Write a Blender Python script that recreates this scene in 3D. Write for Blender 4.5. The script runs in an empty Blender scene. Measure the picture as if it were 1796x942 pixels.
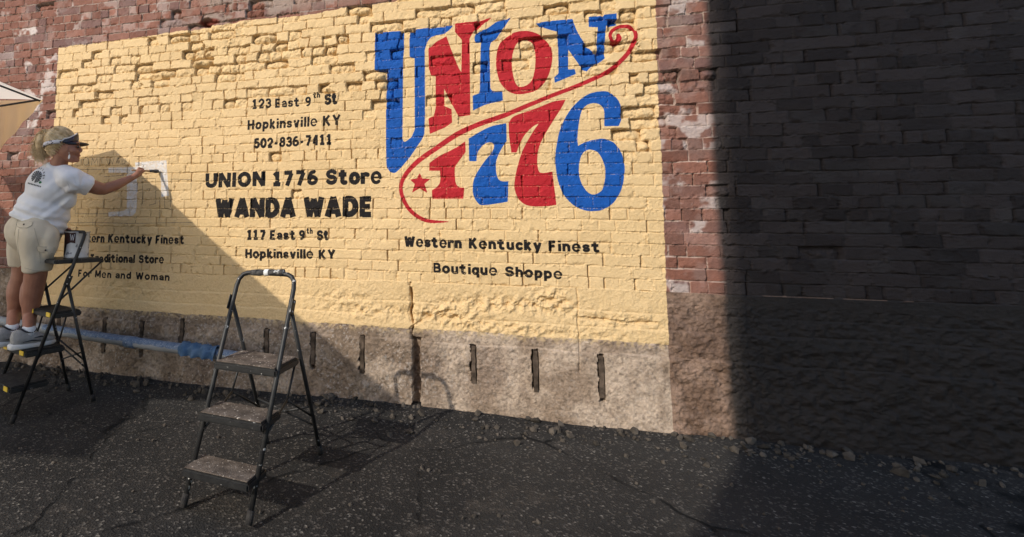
import bpy, bmesh, math, random
import numpy as np
from mathutils import Vector, Matrix

C = bpy.context.scene.collection
SC = bpy.context.scene
rad = math.radians
random.seed(7)

# ------------------------------------------------------------------ camera, world, sun, exposure
FPX, CX, CY = 871.0, 600.0, 314.5            # focal length and principal point in photo pixels
FRAME_W, FRAME_H = 1796.0, 942.0
YAW, PIT, ROL = -0.26946056, 0.09354381, -0.0092777
CAM_D, CAM_H = 3.6112, 1.5
G0 = 0.22                                     # level of the ground at the foot of the wall


def cam_axes():
    f = np.array([math.sin(YAW) * math.cos(PIT), math.cos(YAW) * math.cos(PIT), math.sin(PIT)])
    r = np.array([math.cos(YAW), -math.sin(YAW), 0.0])
    d = np.cross(f, r)
    c, s = math.cos(ROL), math.sin(ROL)
    return c * r + s * d, -s * r + c * d, f


AR, AD, AF = cam_axes()
cam_data = bpy.data.cameras.new('camera')
cam = bpy.data.objects.new('camera', cam_data)
C.objects.link(cam)
SC.camera = cam
cam.matrix_world = Matrix(((AR[0], -AD[0], -AF[0], 0.0), (AR[1], -AD[1], -AF[1], -CAM_D),
                           (AR[2], -AD[2], -AF[2], CAM_H), (0, 0, 0, 1)))
cam_data.sensor_width = 36.0
cam_data.lens = FPX / FRAME_W * 36.0
cam_data.shift_x = (FRAME_W / 2 - CX) / FRAME_W
cam_data.shift_y = -(FRAME_H / 2 - CY) / FRAME_W
cam_data.clip_start = 0.05
cam_data.clip_end = 500.0

SUN_DIR = Vector((0.621, 1.0, -0.707)).normalized()      # the way the light travels
SUN_STRENGTH, SKY_STRENGTH, EXPOSURE = 2.2, 0.15, 0.66
sun_elev = math.asin(-SUN_DIR.z)
world = bpy.data.worlds.new("World")
SC.world = world
world.use_nodes = True
wn = world.node_tree
sky = wn.nodes.new('ShaderNodeTexSky')
sky.sky_type = 'NISHITA'
sky.sun_disc = False
sky.sun_elevation = sun_elev
sky.sun_rotation = math.atan2(-SUN_DIR.x, -SUN_DIR.y)
wn.links.new(sky.outputs[0], wn.nodes['Background'].inputs[0])
wn.nodes['Background'].inputs[1].default_value = SKY_STRENGTH
sun_data = bpy.data.lights.new('sun', 'SUN')
sun_data.energy = SUN_STRENGTH
sun_data.angle = rad(0.55)
sun_data.color = (1.0, 0.93, 0.82)
sun = bpy.data.objects.new('sun', sun_data)
C.objects.link(sun)
sun.rotation_euler = SUN_DIR.to_track_quat('-Z', 'Y').to_euler()
SC.view_settings.view_transform = 'Standard'
SC.view_settings.look = 'None'
SC.view_settings.gamma = 1.0
SC.view_settings.exposure = EXPOSURE
SC.view_settings.use_curve_mapping = False
SC.render.resolution_x, SC.render.resolution_y = 1024, 537


# ------------------------------------------------------------------ helpers
def W(x, y, d=0.0):
    """world point at photo pixel (x, y), d metres in front of the wall plane"""
    v = AR * ((x - CX) / FPX) + AD * ((y - CY) / FPX) + AF
    t = (CAM_D - d) / v[1]
    return np.array([v[0] * t, -d, CAM_H + v[2] * t])


def WV(x, y, d=0.0):
    return Vector(W(x, y, d))


def wx(x, y):
    p = W(x, y)
    return p[0], p[2]


def put(o, label=None, cat=None, group=None, kind=None):
    for k, v in (('label', label), ('category', cat), ('group', group), ('kind', kind)):
        if v:
            o[k] = v
    return o


def empty(name, loc, label, cat, group=None):
    o = bpy.data.objects.new(name, None)
    C.objects.link(o)
    o.location = loc
    o.empty_display_size = 0.1
    return put(o, label, cat, group)


def link(name, me, parent=None, mat=None):
    o = bpy.data.objects.new(name, me)
    C.objects.link(o)
    if mat is not None:
        me.materials.clear()
        me.materials.append(mat)
    if parent is not None:
        o.parent = parent
        o.matrix_parent_inverse = Matrix.Translation(-Vector(world_loc(parent)))
    return o


def world_loc(o):
    p = Vector(o.location)
    q = o.parent
    while q is not None:
        p = o.matrix_parent_inverse @ p + Vector(q.location)
        o, q = q, q.parent
    return p


def from_bm(name, bm, mat, parent=None, smooth=False):
    bmesh.ops.recalc_face_normals(bm, faces=bm.faces[:])
    me = bpy.data.meshes.new(name)
    bm.to_mesh(me)
    bm.free()
    if smooth:
        me.polygons.foreach_set('use_smooth', [True] * len(me.polygons))
    return link(name, me, parent, mat)


def nodes_of(name, rough=0.6, spec=0.3, metal=0.0):
    m = bpy.data.materials.new(name)
    m.use_nodes = True
    nt = m.node_tree
    b = nt.nodes['Principled BSDF']
    b.inputs['Roughness'].default_value = rough
    b.inputs['Specular IOR Level'].default_value = spec
    b.inputs['Metallic'].default_value = metal
    return m, nt, b


def noisy(name, c1, c2, scale=20.0, rough=0.6, spec=0.3, metal=0.0, bump=0.0, bscale=None, lo=0.35, hi=0.65, detail=5,
          chips=None, chip_scale=60.0, chip_lo=0.62, chip_hi=0.66):
    """procedural paint / cloth / stone: two colours mixed by noise, optional chips of a third, optional bump"""
    m, nt, b = nodes_of(name, rough, spec, metal)
    N, L = nt.nodes, nt.links
    tc = N.new('ShaderNodeTexCoord')
    n = N.new('ShaderNodeTexNoise')
    n.inputs['Scale'].default_value = scale
    n.inputs['Detail'].default_value = detail
    L.new(tc.outputs['Object'], n.inputs['Vector'])
    r = N.new('ShaderNodeMapRange')
    r.inputs['From Min'].default_value = lo
    r.inputs['From Max'].default_value = hi
    L.new(n.outputs['Fac'], r.inputs['Value'])
    mx = N.new('ShaderNodeMix')
    mx.data_type = 'RGBA'
    mx.inputs['A'].default_value = (*c1, 1)
    mx.inputs['B'].default_value = (*c2, 1)
    L.new(r.outputs['Result'], mx.inputs['Factor'])
    out = mx.outputs['Result']
    if chips is not None:
        n2 = N.new('ShaderNodeTexNoise')
        n2.inputs['Scale'].default_value = chip_scale
        n2.inputs['Detail'].default_value = 3
        L.new(tc.outputs['Object'], n2.inputs['Vector'])
        r2 = N.new('ShaderNodeMapRange')
        r2.inputs['From Min'].default_value = chip_lo
        r2.inputs['From Max'].default_value = chip_hi
        L.new(n2.outputs['Fac'], r2.inputs['Value'])
        m2 = N.new('ShaderNodeMix')
        m2.data_type = 'RGBA'
        m2.inputs['B'].default_value = (*chips, 1)
        L.new(out, m2.inputs['A'])
        L.new(r2.outputs['Result'], m2.inputs['Factor'])
        out = m2.outputs['Result']
    L.new(out, b.inputs['Base Color'])
    if bump:
        n3 = N.new('ShaderNodeTexNoise')
        n3.inputs['Scale'].default_value = bscale or scale * 3
        n3.inputs['Detail'].default_value = 6
        L.new(tc.outputs['Object'], n3.inputs['Vector'])
        bp = N.new('ShaderNodeBump')
        bp.inputs['Strength'].default_value = 1.0
        bp.inputs['Distance'].default_value = bump
        L.new(n3.outputs['Fac'], bp.inputs['Height'])
        L.new(bp.outputs['Normal'], b.inputs['Normal'])
    return m


# ------------------------------------------------------------------ numpy noise
_LAT = {}


def _lattice(seed, n=256):
    if (seed, n) not in _LAT:
        _LAT[seed, n] = np.random.RandomState(seed).rand(n, n).astype(np.float32)
    return _LAT[seed, n]


def vnoise(x, z, cell, seed):
    """smooth value noise in 0..1"""
    g = _lattice(seed).ravel()
    u, v = (x / cell + 1024.0).astype(np.float32), (z / cell + 1024.0).astype(np.float32)
    i, j = u.astype(np.int32), v.astype(np.int32)
    fu, fv = u - i, v - j
    fu, fv = fu * fu * (3 - 2 * fu), fv * fv * (3 - 2 * fv)
    i0, i1, j0, j1 = (i & 255) << 8, ((i + 1) & 255) << 8, j & 255, (j + 1) & 255
    a, b_ = g[i0 | j0], g[i0 | j1]
    a = a + (g[i1 | j0] - a) * fu
    b_ = b_ + (g[i1 | j1] - b_) * fu
    return a + (b_ - a) * fv


def fbm(x, z, cell, seed, octs=4, gain=0.5):
    a, t, s = 1.0, 0.0, 0.0
    for k in range(octs):
        t = t + np.float32(a) * vnoise(x + 0.37 * k, z + 0.71 * k, cell / 2 ** k, seed + k)
        s += a
        a *= gain
    return t / np.float32(s)


def hash2(i, j, seed):
    g = _lattice(seed, 512)
    return g[np.asarray(i).astype(np.int64) & 511, np.asarray(j).astype(np.int64) & 511]


def sstep(a, b, x):
    t = np.clip((x - a) / (b - a), 0, 1)
    return t * t * (3 - 2 * t)

# ------------------------------------------------------------------ what is painted on the wall (outlines in photo pixels -> wall metres)
def smooth_path(pts, n=5):
    """closed outline; (x, y) is a corner, (x, y, 1) is a point of a curve (Catmull-Rom)"""
    out = []
    m = len(pts)
    for i in range(m):
        p0, p1, p2, p3 = pts[i - 1], pts[i], pts[(i + 1) % m], pts[(i + 2) % m]
        c1, c2 = len(p1) > 2, len(p2) > 2
        out.append(p1[:2])
        if not (c1 or c2):
            continue
        a = np.array(p1[:2], float)
        b = np.array(p2[:2], float)
        ta = (b - np.array(p0[:2])) / 2 if c1 else (b - a) * 0.7
        tb = (np.array(p3[:2]) - a) / 2 if c2 else (b - a) * 0.7
        for k in range(1, n):
            t = k / n
            h = (2 * t ** 3 - 3 * t ** 2 + 1, t ** 3 - 2 * t ** 2 + t, -2 * t ** 3 + 3 * t ** 2, t ** 3 - t ** 2)
            out.append(tuple(h[0] * a + h[1] * ta + h[2] * b + h[3] * tb))
    return out


def S(*pts):
    return [(x, y, 1) for x, y in pts]


LETTER_U = [(658, 57), (708, 54), (709, 85), (707, 103), (706, 243), (710, 249, 1), (722, 240), (727.5, 227), (727, 102),
            (718.5, 100), (718, 68), (718.5, 53), (752.5, 48.4), (796, 43.5), (786.5, 54, 1), (776, 59.5, 1), (761, 62.6, 1),
            (750.4, 72.2, 1), (745, 88), (745.5, 199), (744.4, 233.7), (738, 247.7, 1), (717, 278), (697, 300.3, 1),
            (688, 303, 1), (681, 297, 1), (677.4, 280, 1), (677, 180), (678, 124), (657, 123), (657.4, 85)]
LETTER_N1 = [(751.5, 85), (767, 72), (783, 63.7), (793, 91), (804.5, 119), (809, 127), (810, 70), (798, 56), (798, 40),
             (831, 38), (863, 30), (844, 45.6, 1), (831, 55, 1), (823.6, 68), (825, 202), (804.6, 205), (796, 189), (779, 156),
             (779.5, 186), (792, 191.5), (793, 215), (780, 224), (753.7, 235), (751.6, 208), (761, 203), (764, 190), (764, 134),
             (755.7, 132), (752, 119)]
LETTER_I = [(896, 31), (873.5, 36), (854, 50, 1), (837.5, 56, 1), (832, 68, 1), (835, 76), (844, 73), (843, 85), (841.7, 157),
            (840, 164), (829, 168), (829.6, 194), (852, 183.6, 1), (882, 176), (881, 160), (865, 160, 1), (860, 154), (858.6, 85),
            (862, 73, 1), (870, 68, 1), (880, 53)]
LETTER_O = S((870, 108), (873, 85), (882, 70), (900, 58), (920, 54), (940, 58), (957, 68), (966, 82), (969, 98), (966, 120),
             (957, 142), (941, 158), (920, 164.5), (905, 165), (890, 159), (878, 146), (872, 128))
LETTER_O_IN = S((919, 68), (930, 72), (937, 82), (939, 98), (938, 121), (933, 140), (923, 150), (910, 152), (903, 143),
                (899, 125), (898, 106), (901, 88), (908, 75))
LETTER_N2 = [(940.3, 40.3), (970, 36), (1004, 33), (1010.4, 51), (1021, 70, 1), (1040, 92.4, 1), (1046.5, 94.5), (1046.5, 85),
             (1048.6, 47.8), (1032.7, 47), (1032.7, 29.7), (1081.5, 23), (1082, 42.5), (1063.5, 45), (1061.8, 63.7), (1061, 102),
             (1053, 108), (1038, 115.7), (1029.5, 124.8), (1021, 121), (996.6, 87), (996.6, 122), (1008, 121), (1010.4, 129.5),
             (973, 145.4), (972, 136), (979.6, 128.5), (978.6, 56), (963.7, 52, 1), (949, 46.7, 1)]
DIGIT_1 = [(816, 247.7), (816.8, 266.4), (803.5, 285, 1), (798, 294.4, 1), (798.8, 317.8, 1), (803.5, 327, 1), (814.5, 329.5),
           (812.8, 348.6), (758, 348.8), (757.5, 334), (767, 327, 1), (772, 317.8, 1), (771.5, 299.6), (752.8, 299.6), (753, 286),
           (771, 273.4, 1), (798.8, 259.4, 1)]
DIGIT_7A = [(888, 216), (888.7, 247.7), (880.5, 259.4, 1), (871, 280.4, 1), (870, 299, 1), (873.5, 313, 1), (880.5, 317.8, 1),
            (891.8, 317.8), (890.6, 354), (850, 359.8, 1), (838.5, 356.3, 1), (830, 341, 1), (830, 320, 1), (836, 303.8, 1),
            (850, 282.8, 1), (863, 266.4, 1), (866.5, 254.7, 1), (860.7, 249.6, 1), (850, 252.4, 1), (842, 260.6, 1), (837, 270, 1),
            (835.7, 282.8), (822.9, 282.8), (822, 243), (845.5, 229, 1), (864, 220.9, 1)]
DIGIT_7B = [(892, 215), (900, 205, 1), (916.6, 198, 1), (941, 189.7, 1), (969, 178.6, 1), (992.5, 174.5), (982.8, 192.4, 1),
            (967.6, 216, 1), (949.7, 247.6, 1), (943.6, 267, 1), (942.8, 289, 1), (948, 303, 1), (969, 301), (976, 359.4),
            (955, 362, 1), (927.6, 361, 1), (911, 351, 1), (902.8, 333, 1), (902.8, 316.6, 1), (907, 294.6, 1), (916.6, 264, 1),
            (933, 234, 1), (944.7, 217), (935, 222, 1), (921, 236, 1), (912, 252, 1), (906, 267.6), (897, 267.6), (893, 240, 1)]
DIGIT_6 = [(1060, 221.4), (1085.5, 221), (1090.5, 206, 1), (1089, 187, 1), (1082, 173, 1), (1068.4, 162, 1), (1054.6, 160, 1),
           (1032.5, 165, 1), (1013, 178.6, 1), (996.6, 198, 1), (982.8, 225.6, 1), (976, 256, 1), (974, 278, 1), (976.7, 308, 1),
           (985.6, 336, 1), (1002, 356.7, 1), (1021.5, 367.7, 1), (1038, 370.5, 1), (1057, 367.7, 1), (1076.6, 355, 1),
           (1090.5, 330.5, 1), (1095.4, 303, 1), (1094.6, 283.5, 1), (1087.7, 264, 1), (1076.6, 250.4, 1), (1060, 243.5, 1),
           (1043.5, 245, 1), (1027, 249, 1), (1013.7, 256), (1013, 239, 1), (1016, 211.8, 1), (1021.4, 192.4, 1), (1032.5, 182.8, 1),
           (1046, 181.4, 1), (1056, 187, 1), (1059.5, 195, 1)]
DIGIT_6_IN = S((1038, 262.8), (1050.4, 269.7), (1060, 289), (1061.5, 308.4), (1057.3, 330.5), (1049, 338.7), (1038, 341),
               (1027, 333), (1017.3, 314), (1015.4, 292), (1020, 272.5), (1028.4, 264))
STAR = [(736, 303.4), (741, 313), (755, 313.7), (744.6, 322.5), (749.5, 338.5), (735.7, 330.5), (722.5, 338), (727.6, 323),
        (719, 315), (731, 313)]
SWOOSH = [(1085, 61, 3.2), (1086, 68, 4.4), (1079.4, 73, 3.4), (1072.5, 69.5, 2.8), (1070.5, 60, 2.8), (1078, 49.5, 3.0), (1091, 44.6, 3.2),
          (1104, 45.2, 3.2), (1113, 52, 3.2), (1115.5, 64, 3.2), (1110, 79, 3.4), (1099.6, 95.5, 3.6), (1078, 116.8, 3.8),
          (1059, 129.5, 3.8), (1014.6, 149.7, 3.6), (957, 172, 3.6), (900, 196, 4.0), (880.5, 204, 4.2), (838.5, 218.5, 4.4),
          (801, 236, 4.6), (771, 256, 4.4), (733, 283, 4.2), (710, 308.5, 3.8), (703, 329.5, 3.4), (708, 350.5, 3.4),
          (719.4, 369, 3.4), (738, 383, 3.4), (757, 388.5, 3.0), (786, 389, 0.6)]
WHITE_CORNER = [(237, 285), (292, 281), (293, 300), (296, 343), (283, 346), (281.5, 301), (238, 299)]
WHITE_HOOK = [(190, 294.5), (237, 293), (240, 303), (240, 330), (239, 366, 1), (235, 376, 1), (226, 379, 1), (190, 379.5),
              (190, 372), (216, 370, 1), (222, 364), (223, 303), (190, 302.5)]
PENCIL = [[(132, 297), (227, 298)], [(182, 310), (222, 307)], [(199, 293), (199, 303)], [(248, 313), (273, 313), (273, 357), (261, 360)],
          [(249, 313), (250, 358)], [(280, 346), (279, 391)], [(239, 380), (238, 392)], [(112, 391), (160, 390), (230, 392), (280, 391), (338, 390)],
          [(300, 314), (335, 315), (335, 353)], [(300, 314), (299, 363)], [(132, 353), (132, 375), (190, 375)], [(133, 390), (133, 396)],
          [(163, 385), (163, 394)], [(257, 332), (263, 331), (260, 336)], [(288, 346), (289, 365), (300, 368)],
          # the pencilled letters under the peak of the shade
          [(146, 280), (149, 276), (155, 278), (155, 288), (149, 290), (146, 286), (146, 280)], [(160, 290), (162, 277), (166, 286), (170, 277), (172, 289)],
          [(175, 277), (183, 277)], [(179, 277), (179, 289)], [(187, 277), (190, 289), (194, 280), (197, 288), (200, 277)],
          [(203, 288), (207, 277), (211, 288)], [(204, 284), (210, 284)], [(214, 277), (214, 288), (219, 287), (220, 278)]]
# text, baseline start, baseline end, cap height, weight (all pixels)
TEXTS = [
    [("123", (441.6, 191.7), (476, 189.5), 17.5, .92), ("East", (482, 189.5), (526, 187), 16.5, .92), ("9", (535, 187), (545.5, 186.2), 17, .92),
     ("th", (549, 172), (561.5, 171.2), 10, .95), ("St", (568.5, 184), (592.6, 182), 20, 1.1)],
    [("Hopkinsville", (434, 228), (557, 221.5), 17.5, .92), ("KY", (566, 220.5), (597.6, 219), 17.5, 1.0)],
    [("502-836-7411", (445, 261), (583.5, 253.6), 18.5, 1.0)],
    [("UNION", (360, 329.5), (465, 326.5), 25.5, 1.15), ("1776", (477, 326.5), (557.5, 324), 26, 1.15), ("Store", (571, 324), (670.7, 322.3), 27, 1.15)],
    [("WANDA", (376.7, 381.5), (519, 380.5), 33.5, 1.2), ("WADE", (531, 380.3), (656, 380), 35, 1.2)],
    [("117", (432, 420.5), (467, 420.7), 17.3, 1.12), ("East", (473, 420.7), (519, 420.8), 17, 1.12), ("9", (524, 420.8), (535, 420.8), 17, 1.12),
     ("th", (537, 410), (548.6, 410), 10, .95), ("St", (555, 421), (577.3, 421), 17.3, 1.12)],
    [("Hopkinsville", (429.8, 453), (550, 454), 16.5, 1.08), ("KY", (558.5, 454.3), (588.5, 454.6), 16, 1.12)],
    [("Western", (709, 432.7), (810, 435.7), 18.5, 1.1), ("Kentucky", (822, 436), (950.5, 439.8), 18.5, 1.1), ("Finest", (962, 440.2), (1053.5, 442.8), 18.5, 1.1)],
    [("Boutique", (759.6, 478.4), (873, 483.8), 18, 1.05), ("Shoppe", (885.5, 484.5), (987.5, 490), 18, 1.05)],
    [("Western", (124, 424.4), (183, 425.5), 14.6, 1.0), ("Kentucky", (189, 425.6), (266.5, 427), 15, 1.02), ("Finest", (272.5, 427.2), (323.4, 428.2), 15, 1.02)],
    [("Traditional", (157, 459.6), (236.5, 461.4), 14.4, 1.02), ("Store", (243, 461.6), (287.5, 462.5), 14.6, 1.02)],
    [("For", (136.7, 485.3), (160.5, 486.3), 12.6, .95), ("Men", (166.5, 486.6), (196, 488), 12.6, .95), ("and", (203, 488.2), (230.5, 489.3), 12.6, .95), ("Woman", (238.5, 489.8), (297.8, 492.7), 12.8, .95)],
]
TEXT_LABELS = ["black painted street address at the top of the middle column", "black painted town name under the upper street address",
               "black painted phone number", "bold black painted store name", "largest black painted name in bold capitals",
               "black painted street address under the bold name", "black painted town name half in the shade",
               "black painted motto under the red and blue emblem", "black painted shop line at the lower right",
               "black painted motto in the shade beside the paint can", "black painted store line in the shade", "lowest black painted line in the shade"]

# hand lettering: every glyph is a few brush strokes. ('L', x0, y0, x1, y1) straight, ('A', cx, cy, rx, ry, a0, a1) bent; cap height 1
GLYPHS = {
    '0': 'A.25,.5,.25,.38,0,360', '1': 'L.20,0,.20,1;L-.02,.70,.16,.88;L-.06,.11,.44,.11', '2': 'A.23,.65,.23,.235,165,-35;L.41,.52,.03,.14;L-.02,.115,.50,.115',
    '3': 'A.21,.685,.21,.195,150,-85;A.21,.315,.24,.205,85,-150', '4': 'L.36,0,.36,1;L.34,.95,.0,.34;L-.06,.30,.52,.30',
    '5': 'L.46,.885,.04,.885;L.06,.95,.04,.48;A.21,.345,.24,.23,125,-150', '6': 'A.24,.325,.24,.215,0,360;A.31,.34,.31,.545,180,85',
    '7': 'L-.03,.885,.52,.885;L.47,.85,.17,0', '8': 'A.23,.695,.19,.19,0,360;A.23,.31,.23,.20,0,360', '9': 'A.24,.675,.24,.215,0,360;A.17,.66,.31,.545,0,-95',
    '-': 'L-.03,.42,.32,.42', 'A': 'L0,0,.27,1;L.54,0,.27,1;L.10,.29,.44,.29', 'B': 'L0,0,0,1;L0,.885,.20,.885;L0,.52,.22,.52;L0,.115,.22,.115;A.20,.70,.20,.185,90,-90;A.22,.318,.22,.203,90,-90',
    'D': 'L0,0,0,1;L0,.885,.18,.885;L0,.115,.18,.115;A.18,.5,.28,.385,90,-90', 'E': 'L0,0,0,1;L0,.885,.40,.885;L0,.5,.35,.5;L0,.115,.40,.115', 'F': 'L0,0,0,1;L0,.885,.40,.885;L0,.48,.34,.48',
    'H': 'L0,0,0,1;L.46,0,.46,1;L0,.5,.46,.5', 'I': 'L0,0,0,1', 'K': 'L0,0,0,1;L.04,.40,.42,1.02;L.15,.55,.46,-.02', 'M': 'L0,0,0,1;L.60,0,.60,1;L.02,1,.30,.15;L.58,1,.30,.15',
    'N': 'L0,0,0,1;L.48,0,.48,1;L.0,.98,.48,.02', 'O': 'A.27,.5,.27,.385,0,360', 'S': 'A.24,.69,.23,.195,25,270;A.24,.308,.25,.20,90,-155', 'T': 'L-.02,.885,.50,.885;L.24,0,.24,1',
    'U': 'L0,.34,0,1;L.46,.34,.46,1;A.23,.345,.23,.23,180,360', 'W': 'L0,1,.18,0;L.18,0,.37,.92;L.37,.92,.56,0;L.56,0,.74,1', 'Y': 'L.25,0,.25,.5;L.25,.42,0,1.02;L.25,.42,.50,1.02',
    'a': 'A.18,.235,.18,.13,0,360;L.36,0,.36,.48;A.18,.47,.18,.165,0,150', 'c': 'A.20,.37,.20,.265,50,310', 'd': 'A.19,.37,.19,.265,0,360;L.38,0,.38,1', 'e': 'A.23,.39,.24,.32,0,312;L.0,.40,.47,.40',
    'h': 'L0,0,0,1;A.18,.42,.18,.215,180,0;L.36,0,.36,.43', 'i': 'L0,0,0,.73;L0,.83,0,1.02', 'k': 'L0,0,0,1;L.03,.30,.33,.75;L.12,.42,.36,-.02', 'l': 'L0,0,0,1',
    'm': 'L0,0,0,.75;A.155,.42,.155,.215,180,0;L.31,0,.31,.43;A.465,.42,.155,.215,180,0;L.62,0,.62,.43',
    'n': 'L0,0,0,.75;A.18,.42,.18,.215,180,0;L.36,0,.36,.43', 'o': 'A.22,.38,.22,.28,0,360', 'p': 'L0,-.27,0,.75;A.19,.37,.19,.265,0,360', 'q': 'L.38,-.27,.38,.75;A.19,.37,.19,.265,0,360',
    'r': 'L0,0,0,.75;A.19,.42,.19,.215,180,55', 's': 'A.17,.505,.17,.13,25,270;A.17,.24,.18,.13,90,-155', 't': 'L.14,.2,.14,.97;L-.12,.65,.40,.65;A.27,.24,.13,.135,180,300',
    'u': 'L0,.3,0,.75;A.18,.30,.18,.195,180,360;L.36,0,.36,.75', 'v': 'L0,.75,.20,0;L.20,0,.40,.75', 'y': 'L0,.75,.21,.05;L.42,.75,.13,-.28',
}


THIN = {('e', True): 0.42, ('e', False): 0.74, ('a', False): 0.80, ('s', False): 0.84, ('8', False): 0.86, ('6', False): 0.9, ('9', False): 0.9, ('B', True): 0.8, ('B', False): .9,
        ('3', False): 0.9, ('2', False): 0.9, ('E', True): 0.92, ('S', False): 0.92}


def glyph_strokes(ch):
    out = []
    for part in GLYPHS[ch].split(';'):
        v = [float(t) for t in part[1:].split(',')]
        if part[0] == 'L':
            out.append((np.array([v[:2], v[2:4]]), True))
        else:
            n = max(6, int(abs(v[5] - v[4]) / 20))
            a = np.radians(np.linspace(v[4], v[5], n + 1))
            out.append((np.stack([v[0] + v[2] * np.cos(a), v[1] + v[3] * np.sin(a)], 1), False))
    return out


def word_shape(s, a, b, cap, weight):
    """strokes of a painted word in wall metres: list of (points, flat ends, half width), with the slab it stays in"""
    A, B = np.array(wx(*a)), np.array(wx(*b))
    hc = ((wx(a[0], a[1] - cap)[1] - A[1]) + (wx(b[0], b[1] - cap)[1] - B[1])) / 2
    w = 0.129 * hc * weight
    d = B - A
    ln = np.hypot(*d)
    ux = d / ln
    x, items, lo, hi = 0.0, [], 9, -9
    for ch in s:
        g = glyph_strokes(ch)
        gl = min(p[:, 0].min() for p, _ in g)
        gr = max(p[:, 0].max() for p, _ in g)
        gl, gr = max(gl, 0.0), gr
        items.append((x, g, ch))
        hi = x + gr
        x += gr + 0.300
    sx = (ln - 2 * w) / max(hi, 1e-3)
    out = []
    for x0, g, ch in items:
        wob = np.random.RandomState(int(x0 * 1000) + len(s)).uniform(-0.012, 0.012, 2)
        for p, flat in g:
            q = A + np.outer((p[:, 0] + x0) * sx + w + wob[0] * hc, ux) + np.outer((p[:, 1] + wob[1]) * hc, [0, 1])
            out.append((q, flat, w * THIN.get((ch, flat), 1.0)))
    return out


def stroke_dist(px_, pz_, strokes):
    best = np.full(len(px_), 0.2)
    for q, flat, w in strokes:
        for (ax, az), (bx, bz) in zip(q, q[1:]):
            dx, dz = bx - ax, bz - az
            ll = math.hypot(dx, dz) + 1e-9
            dx, dz = dx / ll, dz / ll
            m = (px_ > min(ax, bx) - 0.03) & (px_ < max(ax, bx) + 0.03) & (pz_ > min(az, bz) - 0.03) & (pz_ < max(az, bz) + 0.03)
            if not m.any():
                continue
            rx, rz = px_[m] - ax, pz_[m] - az
            along = rx * dx + rz * dz
            side = np.abs(rx * dz - rz * dx)
            if flat:
                e = np.maximum(-along, along - ll)
                d = np.maximum(e, side - w)
            else:
                t = np.clip(along, 0, ll)
                d = np.sqrt((along - t) ** 2 + side ** 2) - w
            best[m] = np.minimum(best[m], d)
    return best


def poly_segments(*outlines):
    out = []
    for o in outlines:
        p = np.array([wx(*q) for q in smooth_path(o)])
        out.append(np.hstack([p, np.roll(p, -1, 0)]))
    return np.vstack(out)


def seg_dist(px_, pz_, segs, signed=True):
    """signed distance (negative inside, even-odd) of points to a set of segments"""
    n = len(px_)
    best = np.full(n, 1e9)
    par = np.zeros(n, int)
    for ax, az, bx, bz in segs:
        dx, dz = bx - ax, bz - az
        ll = dx * dx + dz * dz + 1e-12
        t = np.clip(((px_ - ax) * dx + (pz_ - az) * dz) / ll, 0, 1)
        best = np.minimum(best, (px_ - ax - t * dx) ** 2 + (pz_ - az - t * dz) ** 2)
        if signed and az != bz:
            c = ((az > pz_) != (bz > pz_)) & (px_ < dx * (pz_ - az) / dz + ax)
            par ^= c
    best = np.sqrt(best)
    return np.where(par == 1, -best, best) if signed else best


# ------------------------------------------------------------------ the wall: one relief of bricks, split into its parts
HC, Z_HEAD, L_BR = 0.075, 1.104, 0.205       # course height, foot of the lowest header course, stretcher length
fine = 0.0036


def axis(stops):
    out = [np.array([stops[0][0]])]
    for (a, _), (b, st) in zip(stops, stops[1:]):
        n = max(1, int(round((b - a) / st)))
        out.append(a + (b - a) * np.arange(1, n + 1) / n)
    return np.concatenate(out)


xs = axis([(-9.0, 0), (-4.8, 0.02), (1.62, fine), (3.4, 0.0085), (7.0, 0.025)])
zs = axis([(-0.3, 0), (0.2, 0.01), (3.72, fine), (5.6, 0.02)])
GX, GZ = np.meshgrid(xs, zs, indexing='ij')
NX, NZ = GX.shape
X, Z = GX.ravel().astype(np.float32), GZ.ravel().astype(np.float32)

# --- where the wall is worst: centre, spread and strength of each damaged spot
BLOBS = [(380, 75, 75, 50, .95), (330, 140, 30, 30, .8), (430, 110, 110, 60, .75), (530, 100, 120, 55, .60), (600, 150, 60, 40, .62), (600, 45, 70, 25, .45),
         (250, 145, 70, 42, .62), (170, 150, 34, 45, .62), (300, 90, 50, 25, .45), (690, 95, 40, 70, .62), (650, 150, 30, 30, .6), (790, 30, 40, 20, .7), (845, 60, 30, 60, .6),
         (880, 80, 45, 50, .55), (930, 70, 40, 30, .55), (990, 20, 50, 25, .65), (1060, 20, 60, 30, .6), (1090, 95, 60, 35, .75), (1110, 140, 50, 30, .8),
         (1130, 190, 40, 35, .6), (1040, 95, 30, 25, .7), (1140, 60, 30, 50, .5), (715, 225, 30, 35, .5), (1180, 100, 50, 100, .6), (790, 130, 60, 40, .45),
         (600, 165, 30, 15, .6), (1085, 210, 25, 25, .4), (1100, 300, 25, 18, .4), (560, 20, 120, 12, .5), (100, 190, 40, 60, .18), (960, 130, 60, 40, .25)]
worn = np.zeros(X.shape, np.float32)
for bx, bz, sx_, sz_, am in BLOBS:
    c0, e0, e1 = wx(bx, bz), wx(bx + sx_, bz), wx(bx, bz + sz_)
    worn = np.maximum(worn, am * np.exp(-0.5 * (((X - c0[0]) / (e0[0] - c0[0])) ** 2 + ((Z - c0[1]) / (e1[1] - c0[1])) ** 2)))
worn = sstep(0.15, 0.7, worn)

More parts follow.
